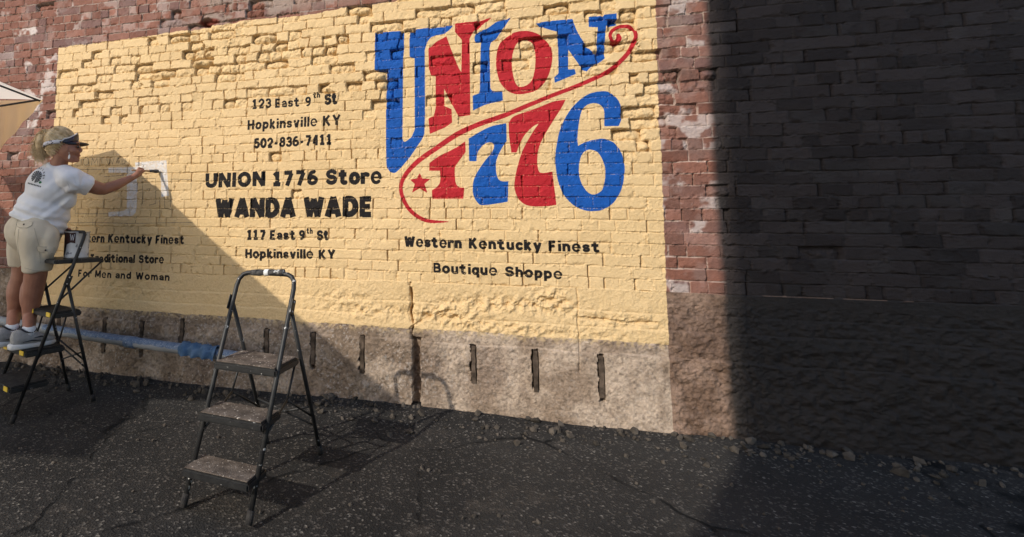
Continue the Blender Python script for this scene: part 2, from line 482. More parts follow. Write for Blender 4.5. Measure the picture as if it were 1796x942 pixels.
# --- brick bond
Xw = X + (fbm(X, Z, 0.35, 11, 2) - 0.5) * 0.012 + worn * (fbm(X, Z, 0.075, 13, 3) - 0.5) * 0.040
Zw = Z + (fbm(X, Z, 0.6, 12, 3) - 0.5) * 0.016 + (fbm(X, Z, 0.06, 19, 2) - 0.5) * 0.005 + worn * (fbm(X, Z, 0.085, 14, 3) - 0.5) * 0.024
cf = (Zw - Z_HEAD) / HC
ci = np.floor(cf).astype(int)
header = (ci % 6) == 0
Lc = np.where(header, L_BR * 0.5, L_BR) * (1 + 0.10 * (hash2(ci, ci * 0 + 3, 21) - 0.5))
u = Xw / Lc + 0.5 * (ci % 2) + hash2(ci, ci * 0, 22) * 0.35 + 40
ui = np.floor(u).astype(int)


def edge_j(k):
    return (hash2(k, ci, 23) - 0.5) * 0.26


# jittered joints between neighbouring bricks
left = ui + edge_j(ui)
right = ui + 1 + edge_j(ui + 1)
sh = np.where(u < left, -1, np.where(u > right, 1, 0))
ui = ui + sh
left = ui + edge_j(ui)
right = ui + 1 + edge_j(ui + 1)
blen = (right - left) * Lc
# some stretchers are two bats
split = (~header) & (hash2(ui, ci, 24) < 0.12)
half = split & (u > (left + right) / 2)
mid = (left + right) / 2
left = np.where(half, mid, left)
right = np.where(split & ~half, mid, right)
bid = ui * 2 + half
fx = (u - left) / (right - left)
wbr = (right - left) * Lc
dxe = np.minimum(u - left, right - u) * Lc
fz = cf - ci
dze = np.minimum(fz, 1 - fz) * HC
xc = X + (0.5 - fx) * wbr
zc = Z_HEAD + (ci + 0.5) * HC
h1, h2, h3, h4 = (hash2(bid, ci, s) for s in (31, 32, 33, 34))

jw = 0.0022 + 0.0045 * (fbm(X, Z, 0.05, 41, 2) - 0.4) + 0.002 * (h4 - .5)
rnd = 0.0012 + 0.0030 * h2 ** 2 + 0.0025 * sstep(0.5, 0.7, fbm(X, Z, 0.13, 40, 3))
de = np.minimum(dxe, dze) - np.maximum(jw, 0.0012) * np.where(dxe < dze, 0.75, 1.0)
brickness = sstep(0.0, 1.0, de / rnd)
vert = (dxe < dze)
rel = -np.where(vert, 0.0085, 0.0072) * (1 - brickness) * np.clip(2.2 * fbm(X, Z, 0.10, 42, 3) - 0.20, 0.50, 1.5) + 0.0045 * (h1 - 0.5)
rel += ((fx - 0.5) * (h3 - 0.5) + (fz - 0.5) * (h2 - 0.5)) * 0.005 * brickness
rel += (fbm(X, Z, 0.05, 48, 3) - 0.5) * 0.0028 + (fbm(X, Z, 0.024, 43, 3) - 0.5) * 0.0036 + (fbm(X, Z, 0.010, 44, 2) - 0.5) * 0.0030
# mortar squeezed out of some joints
sq = sstep(0.57, 0.68, fbm(X, Z, 0.09, 45, 3)) * (1 - brickness)
rel += 0.0085 * sq * fbm(X, Z, 0.02, 46, 2)
near = sstep(0.016, 0.004, np.minimum(dxe, dze))
rel += 0.0055 * near * sstep(0.52, 0.70, fbm(X, Z, 0.016, 49, 2)) * sstep(0.40, 0.60, fbm(X, Z, 0.16, 50, 3))
# open head joints
rel -= 0.02 * sstep(0.006, 0.001, dxe) * (hash2(ui + (fx > 0.5), ci, 47) < 0.22)

# --- spalled and missing faces
dens = np.full(X.shape, 0.015)
for bx, bz, sx_, sz_, am in BLOBS:
    c0 = wx(bx, bz)
    e0 = wx(bx + sx_, bz)
    e1 = wx(bx, bz + sz_)
    dens = np.maximum(dens, am * np.exp(-0.5 * (((xc - c0[0]) / (e0[0] - c0[0])) ** 2 + ((zc - c0[1]) / (e1[1] - c0[1])) ** 2)))
dens = np.where((X > 1.5) | (X < -4.6) | (Z > 3.6), 0.05, dens)
for tx0, ty0, tx1, ty1, kk in ((425, 168, 602, 275, .18), (350, 285, 680, 465, .05), (700, 400, 1060, 500, .1), (100, 280, 330, 500, .05), (700, 240, 900, 400, .35)):
    a0, a1 = wx(tx0, ty1), wx(tx1, ty0)
    dens = np.where((xc > a0[0]) & (xc < a1[0]) & (zc > a0[1]) & (zc < a1[1]), dens * kk, dens)
dens = np.where((X > 1.5) | (X < -4.6) | (Z > 3.6), 0.008, dens * 0.88)
hs = hash2(bid, ci, 51)
sp = (hs < dens).astype(float)
depth = sp * (0.012 + 0.036 * hash2(bid, ci, 52) ** 1.5)
ex = np.clip((2 * fx - 1) ** 2, 0, 1)
ez = np.clip((2 * fz - 1) ** 2, 0, 1)
pillow = np.clip(1 - ex ** 1.5 * 0.9 - ez * 0.8, 0, 1)
tilt_b = (fx - 0.5) * (h3 - 0.5) * 1.4 + (fz - 0.5) * (0.5 + 1.1 * h1)
lump = fbm(X, Z, 0.065, 53, 4, 0.6)
spall = -depth * (1.15 - (0.45 + 0.75 * h2) * pillow * (0.25 + 1.5 * lump) + 0.5 * tilt_b) + sp * (fbm(X, Z, 0.030, 54, 4, 0.6) - 0.5) * 0.026
part_face = sstep(0.45, 0.55, fx + (lump - 0.5) * 0.9) * (h4 < 0.3) * sp           # half the face still stands
spall *= (1 - part_face)
rel = rel * (1 - 0.6 * sp) + spall
# mortar between lost faces is eaten too
dens_s = np.clip(dens * 1.2, 0, 1)
rel -= (1 - brickness) * dens_s * (dens > 0.3) * 0.010 * sstep(0.35, 0.6, fbm(X, Z, 0.10, 55, 3))
rel -= 0.007 * sstep(0.60, 0.75, fbm(X, Z, 0.09, 56, 4)) * dens_s
# chipped arrises everywhere
chip = sstep(0.62, 0.70, fbm(X, Z, 0.04, 57, 3)) * sstep(0.02, 0.006, np.minimum(dxe, dze))
rel -= 0.006 * chip

# paint fills the sound courses lower down: shallower there
calm = (1 - worn) * (X > -3.74) * (X < 1.14)
rel *= 1 - 0.12 * calm

# --- the footing: cast concrete under the bricks, painted down to PAINT_Z
PAINT_Z = 0.783 + (fbm(X, Z * 0, 0.35, 61, 3) - 0.5) * 0.02
foot_top = Z_HEAD + (fbm(X, Z * 0, 0.25, 62, 3) - 0.5) * 0.018
is_foot = (Z < foot_top) & (X > -3.83) & (X < 9)
conc = 0.004 + (fbm(X, Z, 0.30, 63, 4) - 0.5) * 0.022 + (fbm(X, Z, 0.03, 64, 3) - 0.5) * 0.006 + (fbm(X, Z, 0.010, 65, 2) - 0.5) * 0.0045
for zl, am in ((0.965, 0.004), (0.868, 0.005), (0.70, 0.009)):
    zz = Z - zl - (fbm(X, Z * 0, 0.3, int(zl * 1000), 3) - 0.5) * 0.02
    conc += am * sstep(0.006, -0.006, zz) - 0.003 * np.exp(-(zz / 0.006) ** 2)


def blob(x, y, sx_, sz_):
    c0 = wx(x, y)
    a = (wx(x + sx_, y)[0] - c0[0])
    b = (wx(x, y - sz_)[1] - c0[1])
    return np.exp(-0.5 * (((X - c0[0]) / a) ** 2 + ((Z - c0[1]) / b) ** 2))


pit = np.clip(blob(880, 533, 75, 9) + blob(965, 525, 22, 14) + blob(780, 552, 40, 10) + 0.6 * blob(1085, 562, 60, 9) + .5 * blob(850, 570, 70, 7)
              + 0.55 * blob(640, 545, 60, 10) + 0.35 * blob(990, 585, 120, 10) + 0.4 * blob(600, 520, 40, 10) + .3 * blob(230, 510, 60, 14), 0, 1)
rough_n = fbm(X, Z, 0.035, 66, 3)
conc += pit * ((rough_n - 0.55) * 0.075 - 0.006)
# the bare lower part, full of stones
bare = sstep(0.012, -0.012, Z - PAINT_Z)
stones = fbm(X, Z, 0.045, 67, 4)
conc += bare * ((stones - 0.5) * 0.024 - 0.003) * (0.35 + 0.9 * sstep(0.4, 0.65, fbm(X, Z, 0.3, 68, 3)))


def poly_d(pts):
    q = [wx(*p) for p in pts]
    segs = [[*a, *b] for a, b in zip(q, q[1:])]
    lo = np.min(np.array(q), 0) - 0.12
    hi = np.max(np.array(q), 0) + 0.12
    m = (X > lo[0]) & (X < hi[0]) & (Z > lo[1]) & (Z < hi[1])
    d = np.full(X.shape, 1.0)
    d[m] = seg_dist(X[m], Z[m], segs, False)
    return d


crack = poly_d([(721, 490), (719, 500), (722, 520), (723, 535), (720, 548), (724, 562), (725, 574), (722, 586), (729, 600), (727, 640)])
wob = (fbm(X, Z, 0.03, 71, 3) - 0.5) * 0.010
conc -= 0.040 * sstep(0.0058, 0.002, crack + wob * 1.7) + 0.012 * sstep(0.022, 0.008, crack + 2.5 * wob) * sstep(.5, .6, fbm(X, Z, .06, 72, 2))
seam = poly_d([(1011, 506), (1014, 530), (1013, 560), (1016, 600), (1015, 650)])
conc -= 0.009 * sstep(0.006, 0.002, seam + wob * 0.8)
for cp in ([(724, 572), (735, 565), (752, 557), (770, 548), (790, 545)], [(1016, 558), (1060, 560), (1100, 566), (1150, 566)]):
    conc -= 0.012 * sstep(0.012, 0.003, poly_d(cp) + wob * 1.5)
rel = np.where(is_foot, conc, rel)
# far ends: rubble below the bricks at the left
rub = (Z < 1.06 + 0.05 * fbm(X, Z, .2, 73, 2)) & (X <= -3.83)
rubble = (fbm(X, Z, 0.11, 74, 4) - 0.5) * 0.075
rel = np.where(rub & (X < 0), rubble - 0.01, rel)
rel = np.where((X >= 1.135) & (X < 9) & (Z < 1.03), conc + (fbm(X, Z, .03, 75, 3) - .5) * .022, rel)
# slots where old form stakes sit in the footing
STAKES = [(108, 548), (187, 556), (252, 562), (322, 558), (470, 575), (551, 581), (636, 586), (830, 604), (938, 612), (1052, 621)]
stake_pos = []
for (sx_, sy_) in STAKES:
    c0 = wx(sx_, sy_)
    stake_pos.append(c0)
    inside = (np.abs(X - c0[0] + wob * 1.5) < 0.019 + wob * 1.6) & (Z < c0[1] + wob * 2.5) & (Z > c0[1] - 0.245 - 0.06 * ((sx_ * 7) % 5) / 5 + wob * 3)
    rel = np.where(inside, -0.035, rel)
hole = (np.abs(X - wx(731, 600)[0]) < 0.030 + wob * 2) & (Z < wx(731, 591)[1] + wob * 2)
rel = np.where(hole, -0.075 + 0.03 * fbm(X, Z, .04, 76, 2), rel)
# a rusty hook hole in the bare bricks above the panel
hk = blob(362, 38, 9, 6)
rel -= 0.05 * sstep(0.4, 0.8, hk)

# --- outlines of the painted panel and of everything painted on it
inf = np.full(X.shape, 0.2)
top_line = np.interp(X, [wx(*p)[0] for p in ((103, 84), (255, 64), (330, 52), (415, 38), (470, 32), (560, 24), (600, 13), (660, 8), (700, -2), (760, -20))],
                     [wx(*p)[1] for p in ((103, 84), (255, 64), (330, 52), (415, 38), (470, 32), (560, 24), (600, 13), (660, 8), (700, -2), (760, -20))])
top_line = np.minimum(top_line, 3.33) + (fbm(X, Z * 0, 0.05, 81, 3) - 0.5) * 0.02
rag = (fbm(X, Z, 0.03, 82, 3) - 0.5) * 0.010
right_line = np.interp(Z, [0.775, 2.995], [1.125, 1.153])
d_cream = np.maximum(np.maximum(-3.738 - X, X - right_line), np.maximum(Z - top_line, PAINT_Z - Z)) + rag
FIELDS = {k: inf.copy() for k in ('d_black', 'd_blue', 'd_red', 'd_white', 'd_pencil')}
ELEMENTS = []                 # name, label, mask distance on the grid


def add_element(name, label, field, segs_w, signed=True):
    dmin = np.full(X.shape, 0.2)
    for segs, w in segs_w:
        lo = segs.reshape(-1, 2).min(0) - 0.03
        hi = segs.reshape(-1, 2).max(0) + 0.03
        i0, i1 = np.searchsorted(xs, [lo[0], hi[0]])
        j0, j1 = np.searchsorted(zs, [lo[1], hi[1]])
        idx = (np.arange(i0, i1)[:, None] * NZ + np.arange(j0, j1)[None, :]).ravel()
        d = seg_dist(X[idx], Z[idx], segs, signed) - w
        dmin[idx] = np.minimum(dmin[idx], d)
    FIELDS[field] = np.minimum(FIELDS[field], dmin)
    ELEMENTS.append((name, label, dmin))


def add_words(name, label, field, words):
    dmin = np.full(X.shape, 0.2)
    for strokes in words:
        pts = np.vstack([q for q, _, _ in strokes])
        lo, hi = pts.min(0) - 0.04, pts.max(0) + 0.04
        i0, i1 = np.searchsorted(xs, [lo[0], hi[0]])
        j0, j1 = np.searchsorted(zs, [lo[1], hi[1]])
        idx = (np.arange(i0, i1)[:, None] * NZ + np.arange(j0, j1)[None, :]).ravel()
        dmin[idx] = np.minimum(dmin[idx], stroke_dist(X[idx], Z[idx], strokes))
    FIELDS[field] = np.minimum(FIELDS[field], dmin)
    ELEMENTS.append((name, label, dmin))


for words, lab in zip(TEXTS, TEXT_LABELS):
    add_words('lettering', lab, 'd_black', [word_shape(*w) for w in words])
for nm, lab, fld, outs in (
        ('letter', 'tall blue painted first letter of the emblem', 'd_blue', (LETTER_U,)), ('letter', 'first red letter of the emblem', 'd_red', (LETTER_N1,)),
        ('letter', 'narrow blue letter in the middle of the emblem', 'd_blue', (LETTER_I,)), ('letter', 'round red letter of the emblem', 'd_red', (LETTER_O, LETTER_O_IN)),
        ('letter', 'last blue letter at the top right of the emblem', 'd_blue', (LETTER_N2,)), ('digit', 'small red first digit beside the star', 'd_red', (DIGIT_1,)),
        ('digit', 'blue digit between two red ones', 'd_blue', (DIGIT_7A,)), ('digit', 'large red digit', 'd_red', (DIGIT_7B,)),
        ('digit', 'largest digit, blue, at the right end', 'd_blue', (DIGIT_6, DIGIT_6_IN)), ('star', 'small red five pointed star', 'd_red', (STAR,))):
    add_element(nm, lab, fld, [(poly_segments(*outs), 0.0)])
# the ribbon: an open curve with a changing half width
sw = []
for i in range(len(SWOOSH) - 1):
    p = [np.array(SWOOSH[max(0, min(len(SWOOSH) - 1, i + k))], float) for k in (-1, 0, 1, 2)]
    for k in range(6):
        t = k / 6
        sw.append(0.5 * (2 * p[1] + (p[2] - p[0]) * t + (2 * p[0] - 5 * p[1] + 4 * p[2] - p[3]) * t * t + (3 * p[1] - p[0] - 3 * p[2] + p[3]) * t ** 3))
sw.append(np.array(SWOOSH[-1], float))
sww = [(np.array(wx(q[0], q[1])), q[2] * abs(wx(q[0], q[1] + 1)[1] - wx(q[0], q[1])[1])) for q in sw]
add_element('ribbon', 'thin red painted ribbon with a curl', 'd_red', [(np.array([[*a[0], *b[0]]]), (a[1] + b[1]) / 2) for a, b in zip(sww, sww[1:])], False)
add_element('outline_stroke', 'fresh white painted corner', 'd_white', [(poly_segments(WHITE_CORNER), 0.0)])
add_element('outline_stroke', 'fresh white painted hook', 'd_white', [(poly_segments(WHITE_HOOK), 0.0)])
pseg = []
for line in PENCIL:
    q = [wx(*p) for p in line]
    pseg += [(np.array([[*a, *b]]), 0.0024) for a, b in zip(q, q[1:])]
add_element('sketch_lines', 'thin pencil layout of letters still to be painted', 'd_pencil', pseg, False)

# --- base colours of brick, mortar and concrete
def lerp(a, b, t):
    return np.asarray(a) * (1 - t[:, None]) + np.asarray(b) * t[:, None]


tone = hash2(bid, ci, 91)
tone2 = hash2(bid, ci, 92)
brick = lerp((0.158, 0.064, 0.043), (0.238, 0.106, 0.074), tone)
brick = lerp(brick, (0.150, 0.085, 0.075), sstep(0.80, 0.86, tone2) * 0.8)
brick *= (0.80 + 0.4 * fbm(X, Z, 0.05, 93, 4))[:, None]
mort = np.asarray((0.27, 0.20, 0.165)) * (0.7 + 0.6 * fbm(X, Z, 0.04, 94, 3))[:, None]
mort = lerp(mort, mort * 1.5, sstep(0.95, 1.1, X))
base = lerp(mort, brick, sstep(0.15, 0.75, brickness))
# right strip: darker and greyer bricks with pale bloom
rs = sstep(0.95, 1.1, X)
base = lerp(base, np.asarray((0.180, 0.090, 0.068)) * (0.7 + 0.6 * tone)[:, None] * (0.8 + .4 * fbm(X, Z, 0.04, 95, 3))[:, None], rs * sstep(0.3, 0.7, fbm(X, Z, 0.12, 96, 3)) * 0.9)
# lime bloom and old whitewash in patches
lime_zone = np.clip(np.exp(-((X + 3.95) / 0.28) ** 2) * sstep(1.9, 2.2, Z) * 0.95 + rs * 0.6 + 0.35 * np.exp(-((Z - 3.42) / 0.35) ** 2), 0, 1)
lime = sstep(0.50, 0.62, fbm(X, Z, 0.11, 97, 4)) * lime_zone * (0.15 + 0.85 * (hash2(bid, ci, 98) < 0.36))
base = lerp(base, (0.60, 0.53, 0.49), lime * 0.8)
# grey mortar smear above the panel
smear = np.clip(blob(400, 15, 45, 20) * 1.2 + blob(470, 10, 40, 12) * .8 + blob(560, 0, 120, 12) * .5 + blob(1180, 60, 20, 50) * .5, 0, 1) * sstep(0.35, 0.55, fbm(X, Z, 0.10, 99, 3))
base = lerp(base, (0.30, 0.23, 0.19), smear * 0.85)
rust = blob(366, 38, 16, 5)
base = lerp(base, (0.16, 0.04, 0.025), sstep(0.35, 0.7, rust))
# near-black colour added to deepen the shade on the wall farther right
shade_tint = sstep(1.40, 1.46, X + 0.03 * (fbm(X, Z, .2, 105, 3) - .5))
base = lerp(base, np.asarray((0.024, 0.020, 0.019)) * (0.6 + 0.8 * tone)[:, None], shade_tint * 0.97)
concrete = lerp((0.25, 0.182, 0.130), (0.41, 0.318, 0.240), sstep(0.32, 0.68, fbm(X, Z, 0.16, 101, 4)))
concrete = lerp(concrete, (0.20, 0.145, 0.11), 0.6 * sstep(0.52, 0.68, fbm(X, Z, 0.45, 107, 4)))
concrete *= (0.62 + 0.76 * fbm(X, Z, 0.013, 102, 3))[:, None]
concrete *= (1 - 0.3 * sstep(0.66, 0.72, fbm(X, Z, 0.020, 106, 2)))[:, None]
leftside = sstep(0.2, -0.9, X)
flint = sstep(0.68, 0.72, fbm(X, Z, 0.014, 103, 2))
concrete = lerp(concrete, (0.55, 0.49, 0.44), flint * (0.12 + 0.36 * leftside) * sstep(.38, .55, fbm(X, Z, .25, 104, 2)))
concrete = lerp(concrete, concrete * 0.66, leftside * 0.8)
# paint thins out to overspray just under its edge
over = sstep(-0.055, 0.0, Z - PAINT_Z) * sstep(0.44, 0.62, fbm(X, Z, 0.02, 108, 3)) * (X > -3.738) * (X < 1.125)
concrete = lerp(concrete, (0.50, 0.36, 0.19), over * 0.65)
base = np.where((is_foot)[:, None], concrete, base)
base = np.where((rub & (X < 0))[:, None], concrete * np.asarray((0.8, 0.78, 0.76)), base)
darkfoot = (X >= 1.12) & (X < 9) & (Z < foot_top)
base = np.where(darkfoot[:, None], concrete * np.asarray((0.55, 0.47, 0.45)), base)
base = lerp(base, (0.020, 0.018, 0.017), shade_tint * (Z < 1.1) * 0.95)

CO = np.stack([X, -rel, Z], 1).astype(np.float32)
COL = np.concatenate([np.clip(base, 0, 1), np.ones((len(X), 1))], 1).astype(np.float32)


def wall_material():
    m, nt, b = nodes_of('painted_masonry', 0.78, 0.25)
    N, L = nt.nodes, nt.links
    tc = N.new('ShaderNodeTexCoord')

    def noise(scale, detail=4, rough=0.6):
        n = N.new('ShaderNodeTexNoise')
        n.inputs['Scale'].default_value = scale
        n.inputs['Detail'].default_value = detail
        n.inputs['Roughness'].default_value = rough
        L.new(tc.outputs['Object'], n.inputs['Vector'])
        return n.outputs['Fac']

    def attr(name):
        a = N.new('ShaderNodeAttribute')
        a.attribute_name = name
        return a

    def mrange(v, a, c, lo=0.0, hi=1.0):
        r = N.new('ShaderNodeMapRange')
        r.inputs['From Min'].default_value = a
        r.inputs['From Max'].default_value = c
        r.inputs['To Min'].default_value = lo
        r.inputs['To Max'].default_value = hi
        L.new(v, r.inputs['Value'])
        return r.outputs['Result']

    def mathn(op, a, c):
        n = N.new('ShaderNodeMath')
        n.operation = op
        for k, v in enumerate((a, c)):
            if isinstance(v, (int, float)):
                n.inputs[k].default_value = v
            else:
                L.new(v, n.inputs[k])
        return n.outputs[0]

    def mix(fac, a, c):
        n = N.new('ShaderNodeMix')
        n.data_type = 'RGBA'
        L.new(fac, n.inputs['Factor'])
        for k, v in (('A', a), ('B', c)):
            if isinstance(v, tuple):
                n.inputs[k].default_value = (*v, 1)
            else:
                L.new(v, n.inputs[k])
        return n.outputs['Result']

    col = attr('col').outputs['Color']
    edge_n = mathn('MULTIPLY', mathn('SUBTRACT', noise(160, 3), 0.5), 0.006)

    def inside(name, soft=0.0012, grow=0.0):
        return mrange(mathn('ADD', attr(name).outputs['Fac'], edge_n), soft + grow, -soft + grow)

    joint = attr('joint').outputs['Fac']
    cream = mix(attr('tone').outputs['Fac'], CREAM_A, CREAM_B)
    cream = mix(mrange(noise(1.1, 5), 0.38, 0.66, 0.0, 0.45), cream, (0.66, 0.47, 0.26))
    cream = mix(mrange(noise(24, 6), 0.60, 0.78, 0.0, 0.34), cream, (0.38, 0.27, 0.14))
    cream = mix(mrange(noise(75, 4), 0.32, 0.70, 0.0, 0.26), cream, (0.80, 0.62, 0.36))
    # the odd spot the roller missed, mostly in the joints
    miss = mathn('MULTIPLY', mrange(noise(55, 5, 0.65), 0.66, 0.70), mrange(joint, 0.1, 0.9, 0.10, 0.75))
    cream = mix(miss, cream, col)
    x = mix(inside('d_cream', 0.002), col, cream)
    x = mix(mathn('MULTIPLY', inside('d_white', 0.003), mrange(noise(34, 5), 0.32, 0.58, 0.30, 0.92)), x, (0.66, 0.64, 0.63))
    x = mix(mathn('MULTIPLY', inside('d_pencil', 0.001), 0.8), x, (0.09, 0.068, 0.045))
    gap = mathn('MULTIPLY', joint, mrange(noise(130, 4, 0.6), 0.50, 0.60))
    keep = mrange(gap, 0.30, 0.95, 1.0, 0.55)
    wear = mathn('MULTIPLY', mrange(noise(85, 6, 0.7), 0.66, 0.74, 1.0, 0.40), mrange(gap, 0.4, 0.9, 1.0, 0.45))
    wear2 = mathn('MULTIPLY', mrange(noise(60, 6, 0.7), 0.65, 0.74, 1.0, 0.45), keep)
    blue = mix(mrange(noise(14, 6, 0.7), 0.32, 0.70), BLUE_A, BLUE_B)
    red = mix(mrange(noise(14, 6, 0.7), 0.32, 0.70), RED_A, RED_B)
    x = mix(mathn('MULTIPLY', inside('d_red'), wear2), x, red)
    x = mix(mathn('MULTIPLY', inside('d_blue'), wear2), x, blue)
    x = mix(mathn('MULTIPLY', inside('d_black'), wear), x, (0.011, 0.009, 0.009))
    b.inputs['Roughness'].default_value = 0.65
    b.inputs['Specular IOR Level'].default_value = 0.14
    L.new(x, b.inputs['Base Color'])
    bp = N.new('ShaderNodeBump')
    bp.inputs['Strength'].default_value = 0.9
    bp.inputs['Distance'].default_value = 0.0040
    L.new(noise(150, 6, 0.7), bp.inputs['Height'])
    L.new(bp.outputs['Normal'], b.inputs['Normal'])
    return m


CREAM_A, CREAM_B = (0.545, 0.374, 0.182), (0.618, 0.433, 0.218)
BLUE_A, BLUE_B = (0.005, 0.062, 0.27), (0.009, 0.088, 0.37)
RED_A, RED_B = (0.33, 0.012, 0.018), (0.43, 0.020, 0.028)
M_WALL = wall_material()
ATTRS = dict(FIELDS)
ATTRS['d_cream'] = d_cream
ATTRS['joint'] = np.where(is_foot, 0.0, 1 - brickness)
ATTRS['tone'] = np.where(is_foot, 0.5, hash2(bid, ci, 120))

gi, gj = np.meshgrid(np.arange(NX - 1), np.arange(NZ - 1), indexing='ij')
v00 = (gi * NZ + gj).ravel()
QUADS = np.stack([v00, v00 + NZ, v00 + NZ + 1, v00 + 1], 1)


def face_min(d):
    return d[QUADS].min(1)


def wall_piece(name, mask, parent, label=None):
    q = QUADS[mask]
    used, inv = np.unique(q.ravel(), return_inverse=True)
    me = bpy.data.meshes.new(name)
    me.vertices.add(len(used))
    me.vertices.foreach_set('co', CO[used].ravel())
    nq = len(q)
    me.loops.add(nq * 4)
    me.loops.foreach_set('vertex_index', inv.astype(np.int32).ravel())
    me.polygons.add(nq)
    me.polygons.foreach_set('loop_start', np.arange(0, nq * 4, 4, dtype=np.int32))
    me.update(calc_edges=True)
    a = me.attributes.new('col', 'FLOAT_COLOR', 'POINT')
    a.data.foreach_set('color', COL[used].ravel())
    for k, v in ATTRS.items():
        a = me.attributes.new(k, 'FLOAT', 'POINT')
        a.data.foreach_set('value', v[used].astype(np.float32))
    o = link(name, me, parent, M_WALL)
    if label:
        o['label'] = label
    return o


brick_wall = empty('brick_wall', (-1.3, 0.0, 0.0), 'old brick wall with a cream painted panel, red and blue emblem and black lettering', 'wall')
brick_wall['kind'] = 'thing'
owner = np.full(len(QUADS), -1)
for k, (nm, lab, d) in enumerate(ELEMENTS):
    owner[face_min(d) < 0.001] = k
fz_mid = Z[QUADS].mean(1)
fx_mid = X[QUADS].mean(1)
in_panel = d_cream[QUADS].mean(1) < 0
foot_f = (fz_mid < 1.09) & (fx_mid > -9) & ~in_panel & (owner < 0)
wall_piece('masonry', ~in_panel & (owner < 0) & ~foot_f, brick_wall)
wall_piece('footing', foot_f, brick_wall)
panel = wall_piece('painted_panel', in_panel & (owner < 0), brick_wall)
for k, (nm, lab, d) in enumerate(ELEMENTS):
    wall_piece(nm, owner == k, panel, lab)
# the wall is a real wall: a core behind the relief
bm = bmesh.new()
bmesh.ops.create_cube(bm, size=1.0, matrix=Matrix.Translation((-1.0, 0.26, 2.65)) @ Matrix.Diagonal((16.0, 0.3, 5.9, 1)))
from_bm('wall_core', bm, noisy('dark_brick_core', (0.16, 0.08, 0.06), (0.22, 0.11, 0.08), 6), brick_wall)
# stakes
m_stake = noisy('weathered_stake', (0.030, 0.022, 0.016), (0.13, 0.095, 0.070), 14, 0.9, 0.1, bump=0.006, bscale=40)
for (sx_, sz_) in stake_pos:
    bm = bmesh.new()
    zt = sz_ - 0.008
    prof = [(-0.014, -0.05), (0.014, -0.05), (0.015, 0.0), (-0.013, 0.0)]
    ring = []
    for z in np.linspace(zt - 0.215 - 0.06 * random.random(), zt, 9):
        j = lambda: random.uniform(-0.003, 0.003)
        ring.append([bm.verts.new((sx_ + a + j(), -0.030 * 0 - b - 0.046 + j() + 0.02, z)) for a, b in prof])
    for r0, r1 in zip(ring, ring[1:]):
        for k in range(4):
            bm.faces.new((r0[k], r0[(k + 1) % 4], r1[(k + 1) % 4], r1[k]))
    bm.faces.new(ring[-1])
    bm.faces.new(ring[0][::-1])
    from_bm('wooden_stake', bm, m_stake, brick_wall)

